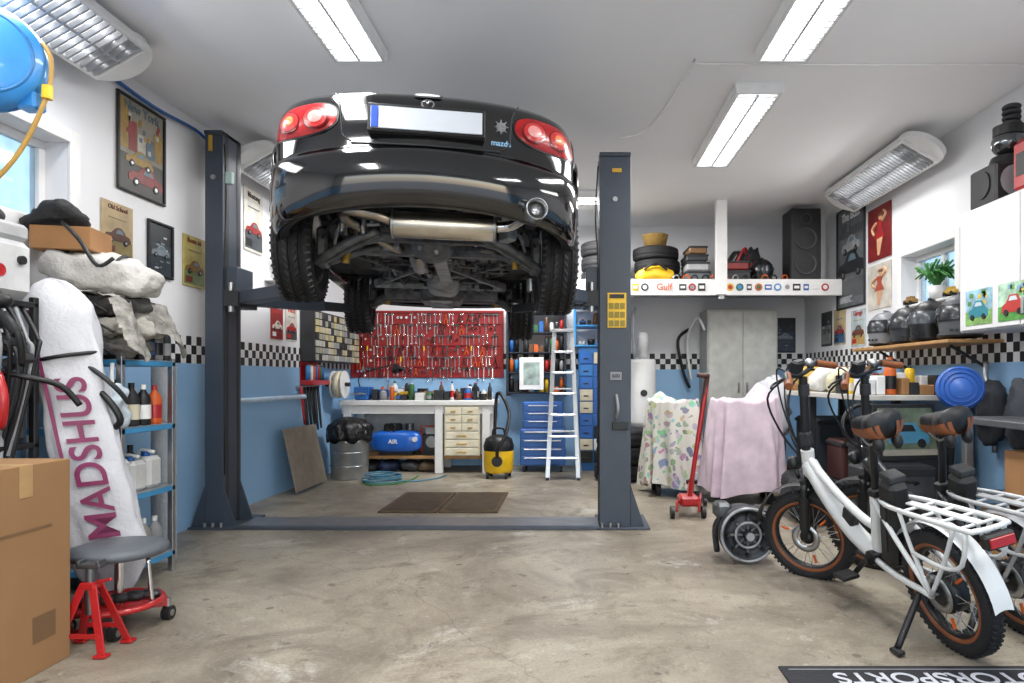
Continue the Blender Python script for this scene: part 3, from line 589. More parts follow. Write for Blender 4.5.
for i in range(6):
    y=6.95+i*.09; b.tube([(XL+.03,y,1.03),(XL+.07,y-.04,.7+.1*R.random()),(XL+.06,y+.05,.55+.1*R.random()),(XL+.03,y+.03,1.03)],.01,R.choice([BLK,DRK,BLK,RED]))
b.bx(XL+.002,XL+.03,6.9,7.5,1.02,1.045,STEEL); b.done()
b=B('small_potted_plant'); x,y,z=-2.78,6.35,2.05; b.bx(XL+.002,XL+.16,6.2,6.6,z-.02,z,WHT); b.lathe([(0,0),(.04,0),(.055,.09),(.045,.09)],(x,y,z),(0,0,1),WHT)
for i in range(30):
    a=R.uniform(0,6.28); b.tube([(x,y,z+.08),(x+.05*math.cos(a),y+.05*math.sin(a),z+.17),(x+.07*math.cos(a),y+.09*math.sin(a),z+.14+.1*R.random())],.006,GRN,n=4,sub=3)
b.done()
b=B('spray_can_rack'); RK=M('#1e2430',.5)
for x in (-.82,-.10): b.bx(x,x+.03,8.3,8.58,.9,1.98,RK)
for j in range(5):
    z=.95+j*.25; b.bx(-.82,-.07,8.3,8.58,z-.02,z,RK)
    if j<4:
        for i in range(11):
            if R.random()<.75: can(b,-.76+i*.063,8.38,z,.026,R.uniform(.12,.2),rc())
            else: b.bx(-.79+i*.063,-.735+i*.063,8.35,8.45,z,z+R.uniform(.06,.16),rc())
b.done()
b=B('blue_tool_chest'); CH=M('#1c5fae',.35,coat=.3); x0,x1,y0,y1=-.62,-.08,7.95,8.28
b.bx(x0,x1,y0,y1,.08,.52,CH,b=.01); b.bx(x0+.03,x1-.03,y0+.02,y1,.52,.84,CH,b=.01)
for j in range(4): b.bx(x0+.02,x1-.02,y0-.012,y0,.1+j*.103,.19+j*.103,M('#1a569e',.35)); b.bx(x0+.05,x1-.05,y0-.022,y0-.01,.165+j*.103,.178+j*.103,STEEL)
for j in range(3): b.bx(x0+.05,x1-.05,y0+.008,y0+.02,.54+j*.095,.62+j*.095,M('#1a569e',.35)); b.bx(x0+.1,x1-.1,y0-.0,y0+.01,.6+j*.095,.61+j*.095,STEEL)
for x in (x0+.05,x1-.05):
    for y in (y0+.05,y1-.05): b.cyl((x-.015,y,.035),(x+.015,y,.035),.035,BLK); b.cyl((x,y,.04),(x,y,.09),.012,STEEL)
b.tube([(x1,y0+.08,.45),(x1+.05,y0+.08,.45),(x1+.05,y1-.08,.45),(x1,y1-.08,.45)],.01,STEEL,sub=1); b.done()
b=B('framed_picture'); b.T=FR((-.5,8.26,1.18),(1,0,0)); b.bx(-.15,.15,-.2,.2,0,.015,WHT); b.bx(-.1,.1,-.14,.14,.015,.018,M('#8fa09a',.4,var=.6)); b.done()
b=B('step_ladder')
for s in (-1,1):
    b.beam((-.10+s*.17,7.35,0),(-.10+s*.10,7.65,1.66),.05,.025,ALU); b.beam((-.10+s*.20,7.86,0),(-.10+s*.10,7.69,1.62),.03,.02,ALU); b.box((-.10+s*.17,7.35,.015),(.04,.07,.03),BLK)
for k in range(6):
    t=(k+1)/7; y=7.35+.3*t; z=1.66*t; w=.17-.07*t; b.box((-.10,y,z),(2*w,.08,.022),ALU)
b.box((-.10,7.67,1.67),(.24,.14,.03),ALU)
for z in (.5,1.0): b.box((-.10,7.86-.17*z/1.62,z),(.28,.015,.02),ALU)
b.done()
b=B('drawer_cabinet'); b.bx(.08,.6,8.1,8.55,.0,1.5,M('#2467a8',.4))
for j in range(9):
    for i in range(3): x=.09+i*.17; z=.1+j*.15; b.bx(x+.005,x+.16,8.08,8.1,z,z+.135,R.choice([M('#1c5fae',.35),WHT,M('#1c5fae',.35),M('#2a70b4',.4),CREAM,BLK])); b.bx(x+.05,x+.11,8.07,8.085,z+.05,z+.065,BLK)
b.done()
b=B('shelf_unit_metal')
for x in (.02,.66):
    for y in (8.1,8.55): b.bx(x,x+.03,y-.03,y,1.505,2.0,LBLU)
for z in (1.505,1.75,2.0): b.bx(.02,.69,8.07,8.55,z,z+.02,LBLU)
b.done()
clutter('shelf_cans',.08,.6,8.1,8.4,1.526,8,.2); clutter('shelf_cans',.08,.6,8.1,8.4,1.771,8,.2)
b=B('water_heater'); x,y=.83,7.85; b.lathe([(0,.55),(.1,.55),(.15,.58),(.155,.62),(.155,1.3),(.15,1.34),(0,1.36)],(x,y,0),(0,0,1),WHT,28); b.lathe([(0,1.36),(.07,1.36),(.07,1.62),(.05,1.66),(0,1.66)],(x,y,0),(0,0,1),M('#c8cacb',.4),20); b.cyl((x,y-.16,.95),(x,y-.15,.95),.04,DRK)
for s in (-1,1): b.cyl((x+s*.08,y,.0),(x+s*.08,y,.6),.02,WHT)
b.box((x,y,.3),(.26,.26,.5),M('#c8cacc',.4),b=.02); b.tube([(x-.1,y-.1,1.36),(x-.12,y-.1,1.7),(x-.1,y-.05,1.95)],.02,GRY); b.done()
def tyre_stack(name,x,y,z,n,R_=.3,w=.19):
    for i in range(n):
        b=B(name); h=w/2; c=(x+R.uniform(-.015,.015),y,z+h+i*w)
        b.lathe([(R_*.62,-h*.7),(R_*.7,-h*.97),(R_*.85,-h),(R_*.97,-h*.8),(R_,-h*.5),(R_*.97,-h*.3),(R_,-h*.25),(R_,h*.25),(R_*.97,h*.3),(R_,h*.5),(R_*.97,h*.8),(R_*.85,h),(R_*.7,h*.97),(R_*.62,h*.7)],c,(0,0,1),RUB,36,True,True)
        b.lathe([(R_*.62,-h*.6),(R_*.58,0),(R_*.62,h*.6)],c,(0,0,1),ALU,30); b.lathe([(0,h*.2),(R_*.6,h*.3)],c,(0,0,1),DSTEEL,30); b.done()
tyre_stack('car_tire',.55,7.4,0,3,.29,.19)
b=B('loft_shelf'); b.bx(.02,XR-.01,7.38,7.42,2.04,2.22,WHT); b.bx(.02,XR-.01,7.42,YB-.01,2.16,2.2,M('#c0c0bd',.6)); b.bx(.66,.7,7.42,YB-.01,2.04,2.16,WHT); b.bx(1.58,1.70,7.3,7.38,2.04,ZC-.002,WHT); b.bx(1.62,1.68,7.36,7.38,2.0,2.2,WHT)
for i in range(21):
    x=.70+i*.105; c=rc(); w=R.uniform(.05,.09); h=R.uniform(.05,.09); z=2.13
    if 1.53<x<1.74 or .88<x<1.16: continue
    if R.random()<.4: b.cyl((x,7.38,z),(x,7.374,z),.042,c,n=20); b.cyl((x,7.38,z),(x,7.372,z),.025,rc())
    else: b.bx(x-w/2,x+w/2,7.374,7.38,z-h/2,z+h/2,c,b=.001); b.bx(x-w/3,x+w/3,7.371,7.375,z-h/5,z+h/5,WHT,b=.001)
b.text('Gulf',FR((1.02,7.37,2.13),(1,0,0)),.10,ORG); b.done()
tyre_stack('car_tire',1.0,7.88,2.2,3,.27,.15); tyre_stack('car_tire',.38,7.88,2.2,3,.27,.17)
b=B('yellow_bag'); b.lump((.93,7.49,2.29),(.42,.14,.17),YEL,amp=.03,p=.8,seed=3); b.tube([(.8,7.43,2.33),(.93,7.41,2.40),(1.06,7.43,2.33)],.012,BLK); b.done()
b=B('wicker_basket'); b.lathe([(0,0),(.12,0),(.15,.14),(.155,.15),(.14,.15)],(.98,7.85,2.652),(0,0,1),M('#9c7c40',.8,bump=1)); b.done()
b=B('stacked_storage_boxes'); 
for (x,z,w,h,c) in ((1.42,2.2,.26,.13,'#6b6e72'),(1.42,2.335,.25,.1,'#a9abac'),(1.41,2.44,.24,.08,'#2a2c30'),(1.42,2.525,.2,.09,'#7d5a34'),(1.86,2.2,.3,.14,'#26282c'),(1.86,2.345,.26,.1,'#7d2320')): b.bx(x-w/2,x+w/2,7.5,7.9,z,z+h,M(c,.5),b=.012); b.bx(x-w/2-.008,x+w/2+.008,7.49,7.91,z+h-.025,z+h-.005,DRK)
b.done()
b=B('snow_chains_and_straps')
for i in range(12): b.torus((1.15+.11*i+.02*R.random(),7.46,2.24),(R.uniform(-.5,.5),1,.2),.035,.009,R.choice([BLK,DRK,STEEL,ORG,RED,GRY]),n=18,k=6)
b.done()
b=B('radiator_hoses'); 
for i in range(9): b.tube([(1.75+i*.03,8.0,2.215),(1.88+i*.04,8.0,2.5+R.random()*.15),(2.0+i*.03,8.03,2.62),(2.12+i*.03,8.03,2.22)],.016,R.choice([BLK,DRK,RED,BLK]))
b.done()
def helmet(name,x,y,z,s,rz_,m,vis):
    b=B(name,TR(x,y,z,0,0,rz_)@Matrix.Scale(s,4))
    def S(th,ph,k=1.0):
        c=math.sin(ph); fw=1+.10*max(0,math.cos(th))*(1 if ph>pi/2 else .0)*min(1,(ph-pi/2)*2.5)
        return Vector((.122*k*c*math.sin(th),-.148*k*c*math.cos(th)*fw,.145+.135*k*math.cos(ph)))
    def f(u,v):
        ph=v*pi*.78; p=S(u*2*pi,ph); 
        if ph>pi*.6: q=S(u*2*pi,pi*.6); t=(ph-pi*.6)/(pi*.18); p=Vector((q.x*(1-.06*t),q.y*(1-.06*t),q.z-(.075)*t))
        return p
    b.grid(f,36,24,m)
    b.grid(lambda u,v:S((u-.5)*2.1,pi*(.36+.20*v),1.025),18,8,vis)
    b.grid(lambda u,v:S((u-.5)*2.2,pi*(.34+.025*v),1.035),18,1,BLK); b.grid(lambda u,v:S((u-.5)*2.2,pi*(.555+.025*v),1.035),18,1,BLK)
    for k in (-.03,0,.03): b.box((k,-.162,.055),(.02,.006,.015),BLK)
    b.torus((0,0,.028),(0,0,1),.112,.014,BLK,n=28)
    for sx in (-1,1): b.cyl((sx*.10,-.04,.16),(sx*.126,-.045,.16),.022,DSTEEL); b.tube([(sx*.125,.05,.2),(sx*.127,0,.13),(sx*.12,.07,.09)],.008,vis,n=6)
    b.tube([(0,-.02,.285),(0,.06,.27),(0,.13,.2)],.012,m,n=6)
    b.done()
HB=M('#131518',.4,coat=.08,var=0); VIS=M('#1f242a',.3,coat=.1)
HG=M('#4d5054',.45,coat=.08)
helmet('motorcycle_helmet',2.16,7.6,2.2,1,10,HB,VIS); helmet('motorcycle_helmet',2.12,7.62,2.495,.85,-20,M('#6d2220',.3,coat=.2),VIS) if False else None
b=B('loudspeaker'); x0,x1=2.44,2.78; b.bx(x0,x1,7.44,7.75,2.222,3.02,M('#202124',.6),b=.012)
for z,r in ((2.40,.12),(2.68,.12),(2.90,.06)): b.lathe([(r,0),(r*1.05,.012),(r*.95,.015),(r*.85,0),(r*.3,-.03),(r*.25,-.01),(0,0)],(2.61,7.44,z),(0,-1,0),M('#3a3b3e',.5),28)
b.bx(2.46,2.76,7.5,7.7,2.2,2.224,BLK); b.done()
b=B('metal_cabinet'); b.bx(1.64,2.5,8.1,8.58,0,1.96,M('#b4b5b0',.5),b=.01)
for x in (1.66,2.08): b.bx(x,x+.40,8.085,8.1,.05,1.93,M('#bfc0bb',.5)); b.bx(x+(.35 if x<2 else .03),x+(.37 if x<2 else .05),8.07,8.085,.95,1.07,STEEL)
b.done()
b=B('wall_hose'); b.tube([(1.5,8.55,1.75),(1.35,8.5,1.6),(1.42,8.5,1.2),(1.5,8.5,1.0)],.02,BLK); b.tube([(1.6,8.05,1.7),(1.52,8.1,1.85),(1.45,8.4,1.6),(1.5,8.4,1.1)],.016,WHT); b.done()
# ------------------------------------------------------------------ draped covers
def drape(name,cx,cy,a0,b0,h,m,seed,top=.55,rz_=0,peaks=()):
    b=B(name,TR(cx,cy,0,0,0,rz_))
    nv,nu=54,170; vs=[];fs=[]
    for j in range(nv+1):
        t=j/nv
        for i in range(nu):
            th=2*pi*i/nu; cs,sn=math.cos(th),math.sin(th)
            if t<.34: r=t/.34*top; z=h*(1-.04*(t/.34)**2)
            else:
                s_=(t-.34)/.66; r=top+(1-top)*(s_**.7); z=h*.96*(1-s_)+.06
            amp=(.0 if t<.28 else (t-.28))*.16
            w1=noise.noise(Vector((cs*1.5,sn*1.5,t*1.2+seed)))
            f=math.sin(th*9+seed+4*w1)*amp+amp*1.2*noise.noise(Vector((cs*4,sn*4,t*1.5+seed)))
            x=cs*a0*r; y=sn*b0*r
            dz=0
            for (px,py,ph,pr) in peaks: dz+=ph*math.exp(-((x-px)**2+(y-py)**2)/pr**2)
            z+=dz*(1-t)*1.3+.03*noise.noise(Vector((x*14,y*14,seed)))*(1-t)
            if t>.85: z+=(t-.85)*.5*(.5+.5*math.sin(th*3+seed))
            rr=r+f; sq=lambda q:math.copysign(abs(q)**.7,q)
            vs.append((sq(cs)*a0*rr,sq(sn)*b0*rr,max(.03,z)))
    for j in range(nv):
        for i in range(nu): fs.append([j*nu+i,j*nu+(i+1)%nu,(j+1)*nu+(i+1)%nu,(j+1)*nu+i])
    b.add(vs,fs,m,True)
    b.bx(-a0*.6,a0*.6,-b0*.6,b0*.6,.10,.4,DRK)
    for sx in (-1,1):
        for sy in (-1,1): b.cyl((sx*a0*.55-.02,sy*b0*.6,.06),(sx*a0*.55+.02,sy*b0*.6,.06),.06,RUB)
    b.done()
drape('cloth_covered_machine',.99,6.55,.30,.30,.90,floralmat(),2.0,.80,0,((-.14,0,.10,.10),(.12,-.1,.03,.12),(-.02,.1,-.05,.1)))
drape('cloth_covered_engine',1.58,6.15,.37,.32,.92,M('#d0bdc8',.9,var=.14,bump=.2),5.0,.76,-6,((.16,0,.16,.13),(-.20,-.05,.05,.10),(-.03,.0,-.04,.1)))
b=B('white_dust_sheet'); b.lump((2.03,6.75,.78),(.3,.4,.7),M('#bfc0c6',.9),amp=.08,p=.8,seed=8); b.cyl((2.03,6.75,0),(2.03,6.75,.5),.13,DRK); b.done()
b=B('floor_jack'); x,y=.95,5.35
for s in (-1,1): b.beam((x+s*.09-.02,y-.0,.09),(x+s*.09+.1,y+.55,.07),.08,.02,RED)
for s in (-1,1): b.cyl((x+s*.11-.02,y,.05),(x+s*.14-.02,y,.05),.05,BLK); b.cyl((x+s*.1+.1,y+.5,.04),(x+s*.13+.1,y+.5,.04),.035,BLK)
b.box((x,y+.1,.13),(.16,.2,.08),RED,b=.02); b.beam((x+.02,y+.15,.14),(x+.1,y+.5,.2),.06,.05,RED); b.cyl((x+.1,y+.5,.2),(x+.1,y+.5,.23),.05,BLK)
b.tube([(x,y+.05,.14),(x+.04,y,.5),(x+.13,y-.0,1.08)],.019,RED); b.tube([(x+.06,y,.62),(x+.13,y,1.1),(x+.12,y-.02,1.14),(x+.05,y-.02,1.15)],.021,M('#4a2c26',.5)); b.lump((x+.13,y,1.14),(.05,.05,.05),WHT); b.done()
b=B('gearbox_housing'); x,y,z=1.06,4.08,.18; GD=M('#3f4245',.5,.6,.4)
b.lathe([(0,.03),(.03,.03),(.035,.0),(.08,.01),(.09,.03),(.13,.03),(.14,.0),(.165,.0),(.17,.02),(.17,.06),(.155,.08),(.14,.25),(.10,.32),(0,.32)],(x,y-.06,z),(.05,1,.03),GD,32)
b.torus((x,y-.07,z),(.05,1,0),.158,.010,LT); b.torus((x,y-.07,z),(.05,1,0),.075,.008,LT)
for k in range(8):
    a=k*pi/4; b.cyl((x+.12*math.cos(a),y-.09,z+.12*math.sin(a)),(x+.12*math.cos(a),y-.05,z+.12*math.sin(a)),.012,BLK,n=8); b.beam((x+.03*math.cos(a),y-.06,z+.03*math.sin(a)),(x+.11*math.cos(a),y-.06,z+.11*math.sin(a)),.014,.014,MID)
b.cyl((x,y-.12,z),(x,y,z),.025,STEEL); b.box((x-.12,y+.1,z+.12),(.1,.14,.1),MID,b=.02); b.box((x+.13,y+.12,z+.08),(.08,.14,.12),CAST,b=.02); b.tube([(x-.1,y+.05,.3),(x-.16,y+.1,.2),(x-.14,y+.15,.03)],.02,CAST); b.done()
# ------------------------------------------------------------------ e-bikes
def bike(T,fm,steer,seatm,rackm):
    b=B('folding_e_bike',T); RW_=.26
    def wheel(cx,TT,hubr):
        old=b.T; b.T=TT
        b.torus((cx,0,RW_),(0,1,0),RW_-.036,.036,RUB,n=56,k=14); 
        for k in range(60):
            a=2*pi*k/60
            for s in (-1,1): b.box((cx+(RW_-.004)*math.cos(a),s*.016,RW_+(RW_-.004)*math.sin(a)),(.012,.02,.01),RUB,rot=(0,-math.degrees(a)+90,0),b=.001)
        for s in (-1,1): b.torus((cx,s*.018,RW_),(0,1,0),RW_-.062,.013,TAN,n=56,k=8)
        b.lathe([(RW_-.064,-.024),(RW_-.08,-.02),(RW_-.086,0),(RW_-.08,.02),(RW_-.064,.024)],(cx,0,RW_),(0,1,0),BLK,48)
        b.lathe([(0,-.05),(hubr*.5,-.05),(hubr,-.03),(hubr,.03),(hubr*.5,.05),(0,.05)],(cx,0,RW_),(0,1,0),BLK,24)
        for k in range(28):
            a=2*pi*k/28; s=1 if k%2 else -1; a2=a+.35*(1 if k%4<2 else -1)
            b.cyl((cx+hubr*math.cos(a),s*.03,RW_+hubr*math.sin(a)),(cx+(RW_-.08)*math.cos(a2),s*.005,RW_+(RW_-.08)*math.sin(a2)),.0018,STEEL,n=5,cap=False)
        b.lathe([(.045,.045),(.08,.045),(.08,.048),(.045,.048)],(cx,0,RW_),(0,1,0),STEEL,24,True,True); b.cyl((cx,-.07,RW_),(cx,.07,RW_),.008,STEEL,n=8)
        for k in range(3):
            a=k*2*pi/3+.4; b.box((cx+.13*math.cos(a),0.02,RW_+.13*math.sin(a)),(.045,.012,.012),ORG,rot=(0,-math.degrees(a),0),b=.002)
        b.T=old
    wheel(0,T,.085)
    FTm=T@Matrix.Translation((.97,0,0))@Matrix.Rotation(math.radians(steer),4,'Z')@Matrix.Translation((-.97,0,0)); wheel(1.06,FTm,.04)
    b.T=FTm
    for s in (-1,1): b.tube([(1.06,s*.065,.26),(1.02,s*.065,.45),(1.0,s*.06,.57)],.02,BLK,sub=3); b.cyl((1.045,s*.065,.32),(1.01,s*.065,.5),.028,BLK)
    b.beam((1.0,-.07,.57),(1.0,.07,.57),.05,.035,BLK); b.cyl((.995,0,.57),(.965,0,.77),.024,BLK)
    b.cyl((.965,0,.77),(.90,0,1.15),.023,BLK); b.box((.955,0,.81),(.06,.06,.08),DRK,b=.01); b.cyl((.915,0,1.05),(.905,0,1.11),.03,DRK)
    b.tube([(.85,.31,1.16),(.89,.22,1.20),(.905,.08,1.17),(.905,-.08,1.17),(.89,-.22,1.20),(.85,-.31,1.16)],.014,BLK)
    for s in (-1,1):
        b.cyl((.895,s*.20,1.195),(.842,s*.33,1.15),.020,TAN); b.tube([(.91,s*.19,1.18),(.97,s*.22,1.16),(.95,s*.3,1.15)],.007,BLK,n=6)
        b.tube([(.91,s*.18,1.18),(1.05,s*.16,1.08),(1.06,s*.05,.85),(.99,0,.68)],.006,BLK,n=6); b.tube([(.9,s*.14,1.18),(1.0,s*.08,1.22),(1.04,s*.02,1.0),(1.0,0,.72)],.005,BLK,n=6)
    b.box((.90,.05,1.215),(.05,.09,.07),BLK,rot=(0,-25,0),b=.01); b.box((.88,.05,1.22),(.006,.07,.05),DRK,rot=(0,-25,0)); b.lump((.9,-.12,1.21),(.05,.05,.05),STEEL)
    b.lathe([(0,0),(.035,0),(.04,.03),(.03,.05)],(1.03,0,.68),(1,0,0),BLK,16); b.lathe([(0,.05),(.03,.05)],(1.03,0,.68),(1,0,0),WHT,16)
    b.grid(lambda u,v:(1.06+(.30)*math.cos(.3+u*1.9),(v-.5)*.085,.26+.30*math.sin(.3+u*1.9)+.008*math.sin(v*pi)),16,4,BLK)
    b.T=T
    b.cyl((.99,0,.59),(.955,0,.75),.036,fm)
    b.tube([(.965,0,.67),(.82,0,.50),(.64,0,.36),(.47,0,.29)],.046,fm,n=14); b.tube([(.965,0,.71),(.76,0,.56),(.55,0,.46),(.42,0,.43)],.022,fm,n=10)
    b.cyl((.47,0,.27),(.375,0,.62),.028,fm); b.cyl((.385,0,.58),(.31,0,.87),.018,BLK); b.box((.375,0,.61),(.06,.06,.04),BLK,b=.008)
    b.box((.65,0,.43),(.09,.05,.1),BLK,rot=(0,-30,0),b=.01)
    b.cyl((.46,-.05,.285),(.46,.05,.285),.036,BLK)
    for s in (-1,1):
        b.tube([(.45,s*.03,.28),(.25,s*.06,.265),(0,s*.075,.26)],.014,fm,sub=3); b.tube([(.38,s*.02,.58),(.2,s*.06,.45),(0,s*.075,.26)],.012,fm,sub=3)
        b.beam((.46,s*.07,.285),(.46+s*.11,s*.08,.19+(.0 if s>0 else .19)),.025,.014,BLK); b.box((.46+s*.11,s*.13,.19+(0 if s>0 else .19)),(.10,.09,.022),BLK,b=.005)
        b.tube([(.30,s*.03,.60),(.16,s*.075,.60),(-.26,s*.08,.60),(-.31,s*.06,.60),(-.32,0,.60)],.011,rackm,sub=4)
        b.tube([(.0,s*.08,.26),(.06,s*.085,.45),(.1,s*.08,.595)],.009,rackm,sub=3); b.tube([(.0,s*.08,.26),(-.14,s*.085,.45),(-.22,s*.08,.595)],.009,rackm,sub=3); b.tube([(.05,s*.085,.43),(-.13,s*.09,.42),(-.24,s*.09,.46),(-.28,s*.08,.59)],.009,rackm,sub=3)
    for x in (.08,-.03,-.14,-.25): b.cyl((x,-.08,.60),(x,.08,.60),.007,rackm,n=8)
    b.bx(-.27,.14,-.018,.018,.602,.612,rackm)
    b.grid(lambda u,v:((.295)*math.cos(.5+u*2.6),(v-.5)*.08,.26+.295*math.sin(.5+u*2.6)+.010*math.sin(v*pi)),20,4,rackm)
    b.box((-.335,0,.56),(.04,.12,.055),BLK,b=.008); b.box((-.358,0,.56),(.008,.10,.035),RED,b=.003)
    b.box((.275,0,.49),(.11,.10,.42),BLK,rot=(0,-15,0),b=.025); b.box((.28,.052,.49),(.035,.005,.26),DRK,rot=(0,-15,0),b=.002); b.box((.22,0,.71),(.08,.08,.03),DRK,rot=(0,-15,0))
    b.cyl((.46,-.055,.285),(.46,-.063,.285),.09,DRK,n=28); b.torus((.46,-.059,.285),(0,1,0),.09,.004,STEEL); b.cyl((0,-.055,.26),(0,-.063,.26),.04,DRK); b.tube([(.46,-.059,.375),(0,-.059,.30)],.006,DRK,n=6,sub=1); b.tube([(.46,-.059,.195),(0,-.059,.22)],.006,DRK,n=6,sub=1); b.box((.02,-.075,.19),(.03,.02,.1),BLK)
    b.tube([(.1,.06,.24),(.08,.12,.19),(.02,.26,.085)],.014,BLK,sub=3); b.box((.01,.27,.078),(.06,.035,.018),BLK)
    def prof(L): 
        if L<.5: w=.022+.022*(L/.5)
        elif L<.9: w=.044+.046*math.sin((L-.5)/.4*pi/2)
        else: w=.090*max(0,(1-((L-.9)/.1)**2))**.5
        if L<.05: w*=max(.02,L/.05)**.5
        return w
    def sad(u,v):
        a=u*2*pi; L=v; w=prof(L); h=.042+.020*L
        if w<.03: h*=w/.03
        zz=.925+.035*L*L
        return (.44-.27*L,w*math.copysign(abs(math.cos(a))**.8,math.cos(a)),zz+(h*math.sin(a) if math.sin(a)>0 else h*1.1*math.sin(a)))
    b.grid(sad,24,30,seatm); b.grid(lambda u,v:(sad(.5+u*.5,.04+v*.95)[0],sad(.5+u*.5,.04+v*.95)[1]*1.05,sad(.5+u*.5,.04+v*.95)[2]-.004),16,20,TAN)
    for s in (-1,1): b.tube([(.37,s*.02,.885),(.30,s*.025,.85),(.21,s*.03,.89)],.006,STEEL,n=6,sub=3)
    for s in (-1,1): b.lump((.20,s*.045,.865),(.05,.05,.07),BLK)
    b.done()
def bikeT(rx,ry_,fx,fy,lean): 
    a=math.degrees(math.atan2(fy-ry_,fx-rx)); return TR(rx,ry_,0,0,0,a)@Matrix.Rotation(math.radians(lean),4,'X')
WB=M('#d3d5d4',.3,coat=.4,var=.03); BB=M('#2a2d30',.35,coat=.5)
bike(bikeT(1.60,2.74,1.44,3.80,-13),WB,40,BLK,WB)
bike(bikeT(2.00,2.92,1.84,3.98,-12),BB,30,BLK,M('#a9abac',.35,coat=.3))
# ------------------------------------------------------------------ right side
b=B('side_workbench'); b.bx(2.1,XR-.01,4.85,7.3,.96,1.0,M('#bdbab3',.5)); 
for y in (4.9,6.0,7.22): b.bx(2.14,2.2,y,y+.06,0,.96,DRK); b.bx(2.9,2.96,y,y+.06,0,.96,DRK)
b.done()
clutter('bench_boxes',2.12,2.95,4.88,5.4,1.001,9,.28,'xbxcx',3)
b=B('folded_rags'); 
for i,(x,y,c,h) in enumerate(((2.35,5.65,'#d0c8a8',.2),(2.75,5.85,'#a88548',.16),(2.35,6.05,'#d5d5d0',.24),(2.75,6.3,'#3f5c85',.18),(2.35,6.45,'#c0a050',.26))): b.lump((x,y,1.0+h*.42),(.34,.3,h),M(c,.9,bump=.4),amp=.05,seed=i,p=.8,nu=36,nv=20)
b.done()
b=B('cardboard_box'); b.bx(2.6,2.95,6.55,6.85,1.0,1.24,CARD); b.bx(2.6,2.95,6.69,6.72,1.24,1.242,CREAM,b=.0003); b.done()
b=B('wooden_planks')
for i in range(4): b.beam((2.15+i*.07,7.2,1.02+.022*i),(2.25+i*.07,6.7,1.02+.022*i),.08,.02,WOOD)
b.done()
b=B('stored_crates')
for (x0,x1,y0,y1,z0,z1,c) in ((2.25,2.85,5.05,5.45,.3,.62,'#2b2d31'),(2.25,2.8,5.55,5.9,.26,.6,'#4a2b28'),(2.25,2.85,6.1,6.7,.26,.75,'#30363e'),(2.25,2.85,5.05,5.5,0,.3,'#1c1d20'),(2.25,2.85,5.55,6.7,0,.26,'#4b4f54')): b.bx(x0,x1,y0,y1,z0,z1,M(c,.6),b=.015); b.bx(x0-.01,x1+.01,y0-.01,y1+.01,z1-.05,z1-.02,DRK)
b.done()
b=B('framed_car_photo'); b.T=FR((2.25,4.5,.76),(1,.15,0),(0,.22,1)); b.bx(-.23,.23,-.19,.19,0,.02,BLK); b.bx(-.2,.2,-.16,.16,.02,.023,M('#4f5a4a',.4,var=.5)); b.poly([(-.15,-.08),(-.16,-.03),(-.10,.0),(-.05,.06),(.06,.06),(.10,.0),(.15,-.02),(.15,-.08)],.023,.026,M('#3c6f8a',.3)); b.poly([(-.06,.0),(-.03,.045),(.04,.045),(.06,.0)],.026,.027,BLK)
for x in (-.09,.09): b.cyl((x,-.08,.023),(x,-.08,.03),.03,BLK,n=14)
b.bx(-.2,.2,-.16,-.12,.023,.024,M('#7e7a70',.5),b=.0002); b.done()
b=B('tool_case'); b.bx(1.98,2.5,4.55,4.8,0,.52,M('#26292d',.6),b=.02); b.bx(2.01,2.47,4.535,4.55,.05,.45,DSTEEL); b.tube([(2.15,4.54,.4),(2.15,4.50,.42),(2.33,4.50,.42),(2.33,4.54,.4)],.01,BLK); b.done()
b=B('duffel_bag'); b.lump((1.88,5.3,.2),(.38,.6,.4),M('#1e2024',.8,bump=.5),amp=.04,p=.75,seed=21,nu=40,nv=24); b.tube([(1.75,5.15,.36),(1.72,5.25,.5),(1.75,5.4,.37)],.015,BLK); b.done()
b=B('steering_wheel'); b.torus((2.12,4.80,.78),(-.2,-1,.3),.16,.016,BLK); b.cyl((2.12,4.80,.78),(2.12,4.78,.78),.045,DRK)
for k in range(3): a=k*2.09+.5; b.beam((2.12,4.8,.78),(2.12+.15*math.cos(a),4.8-.02,.78+.15*math.sin(a)),.03,.008,STEEL)
b.tube([(2.12,4.8,.92),(2.12,4.83,.97),(2.12,4.86,.99)],.01,BLK); b.done()
b=B('hanging_coats')
for i,(y,c) in enumerate(((4.3,'#22262c'),(4.0,'#3b3f45'))): b.lump((2.9,y+.3,.98-.1),(.14,.24,.45),M(c,.9,bump=.4),amp=.04,p=.8,seed=30+i,nu=36,nv=20)
b.done()
b=B('blue_fan'); c=Vector((2.62,4.5,1.06)); ax=(-.45,-.9,.1); b.lathe([(0,.05),(.03,.05),(.06,.03),(.13,.02),(.145,0),(.15,-.04),(.14,-.07),(0,-.08)],c,ax,M('#3565b8',.4),36)
for r in (.07,.10,.13): b.torus(c+Vector(ax)*.03,ax,r,.005,M('#2450a0',.4))
b.cyl(c+Vector((0,.06,0)),(2.62,4.62,.5),.02,BLK); b.cyl((2.62,4.62,0),(2.62,4.62,.52),.03,BLK); b.cyl((2.62,4.62,0),(2.62,4.62,.03),.11,BLK); b.done()
b=B('helmet_shelf'); b.bx(2.60,XR-.005,4.62,6.2,1.37,1.395,WOOD); 
for y in (4.8,5.9): b.beam((XR-.015,y,1.2),(2.72,y,1.36),.02,.02,DRK)
b.done()
helmet('motorcycle_helmet',2.79,4.80,1.396,1.18,-35,HG,VIS); helmet('motorcycle_helmet',2.78,5.17,1.396,1.18,-55,HB,M('#3a4048',.3,coat=.1)); helmet('motorcycle_helmet',2.79,5.55,1.396,1.14,-30,M('#2c2f33',.4,coat=.08),VIS); helmet('motorcycle_helmet',2.79,5.93,1.396,1.12,-60,M('#76797d',.4,coat=.08),VIS)
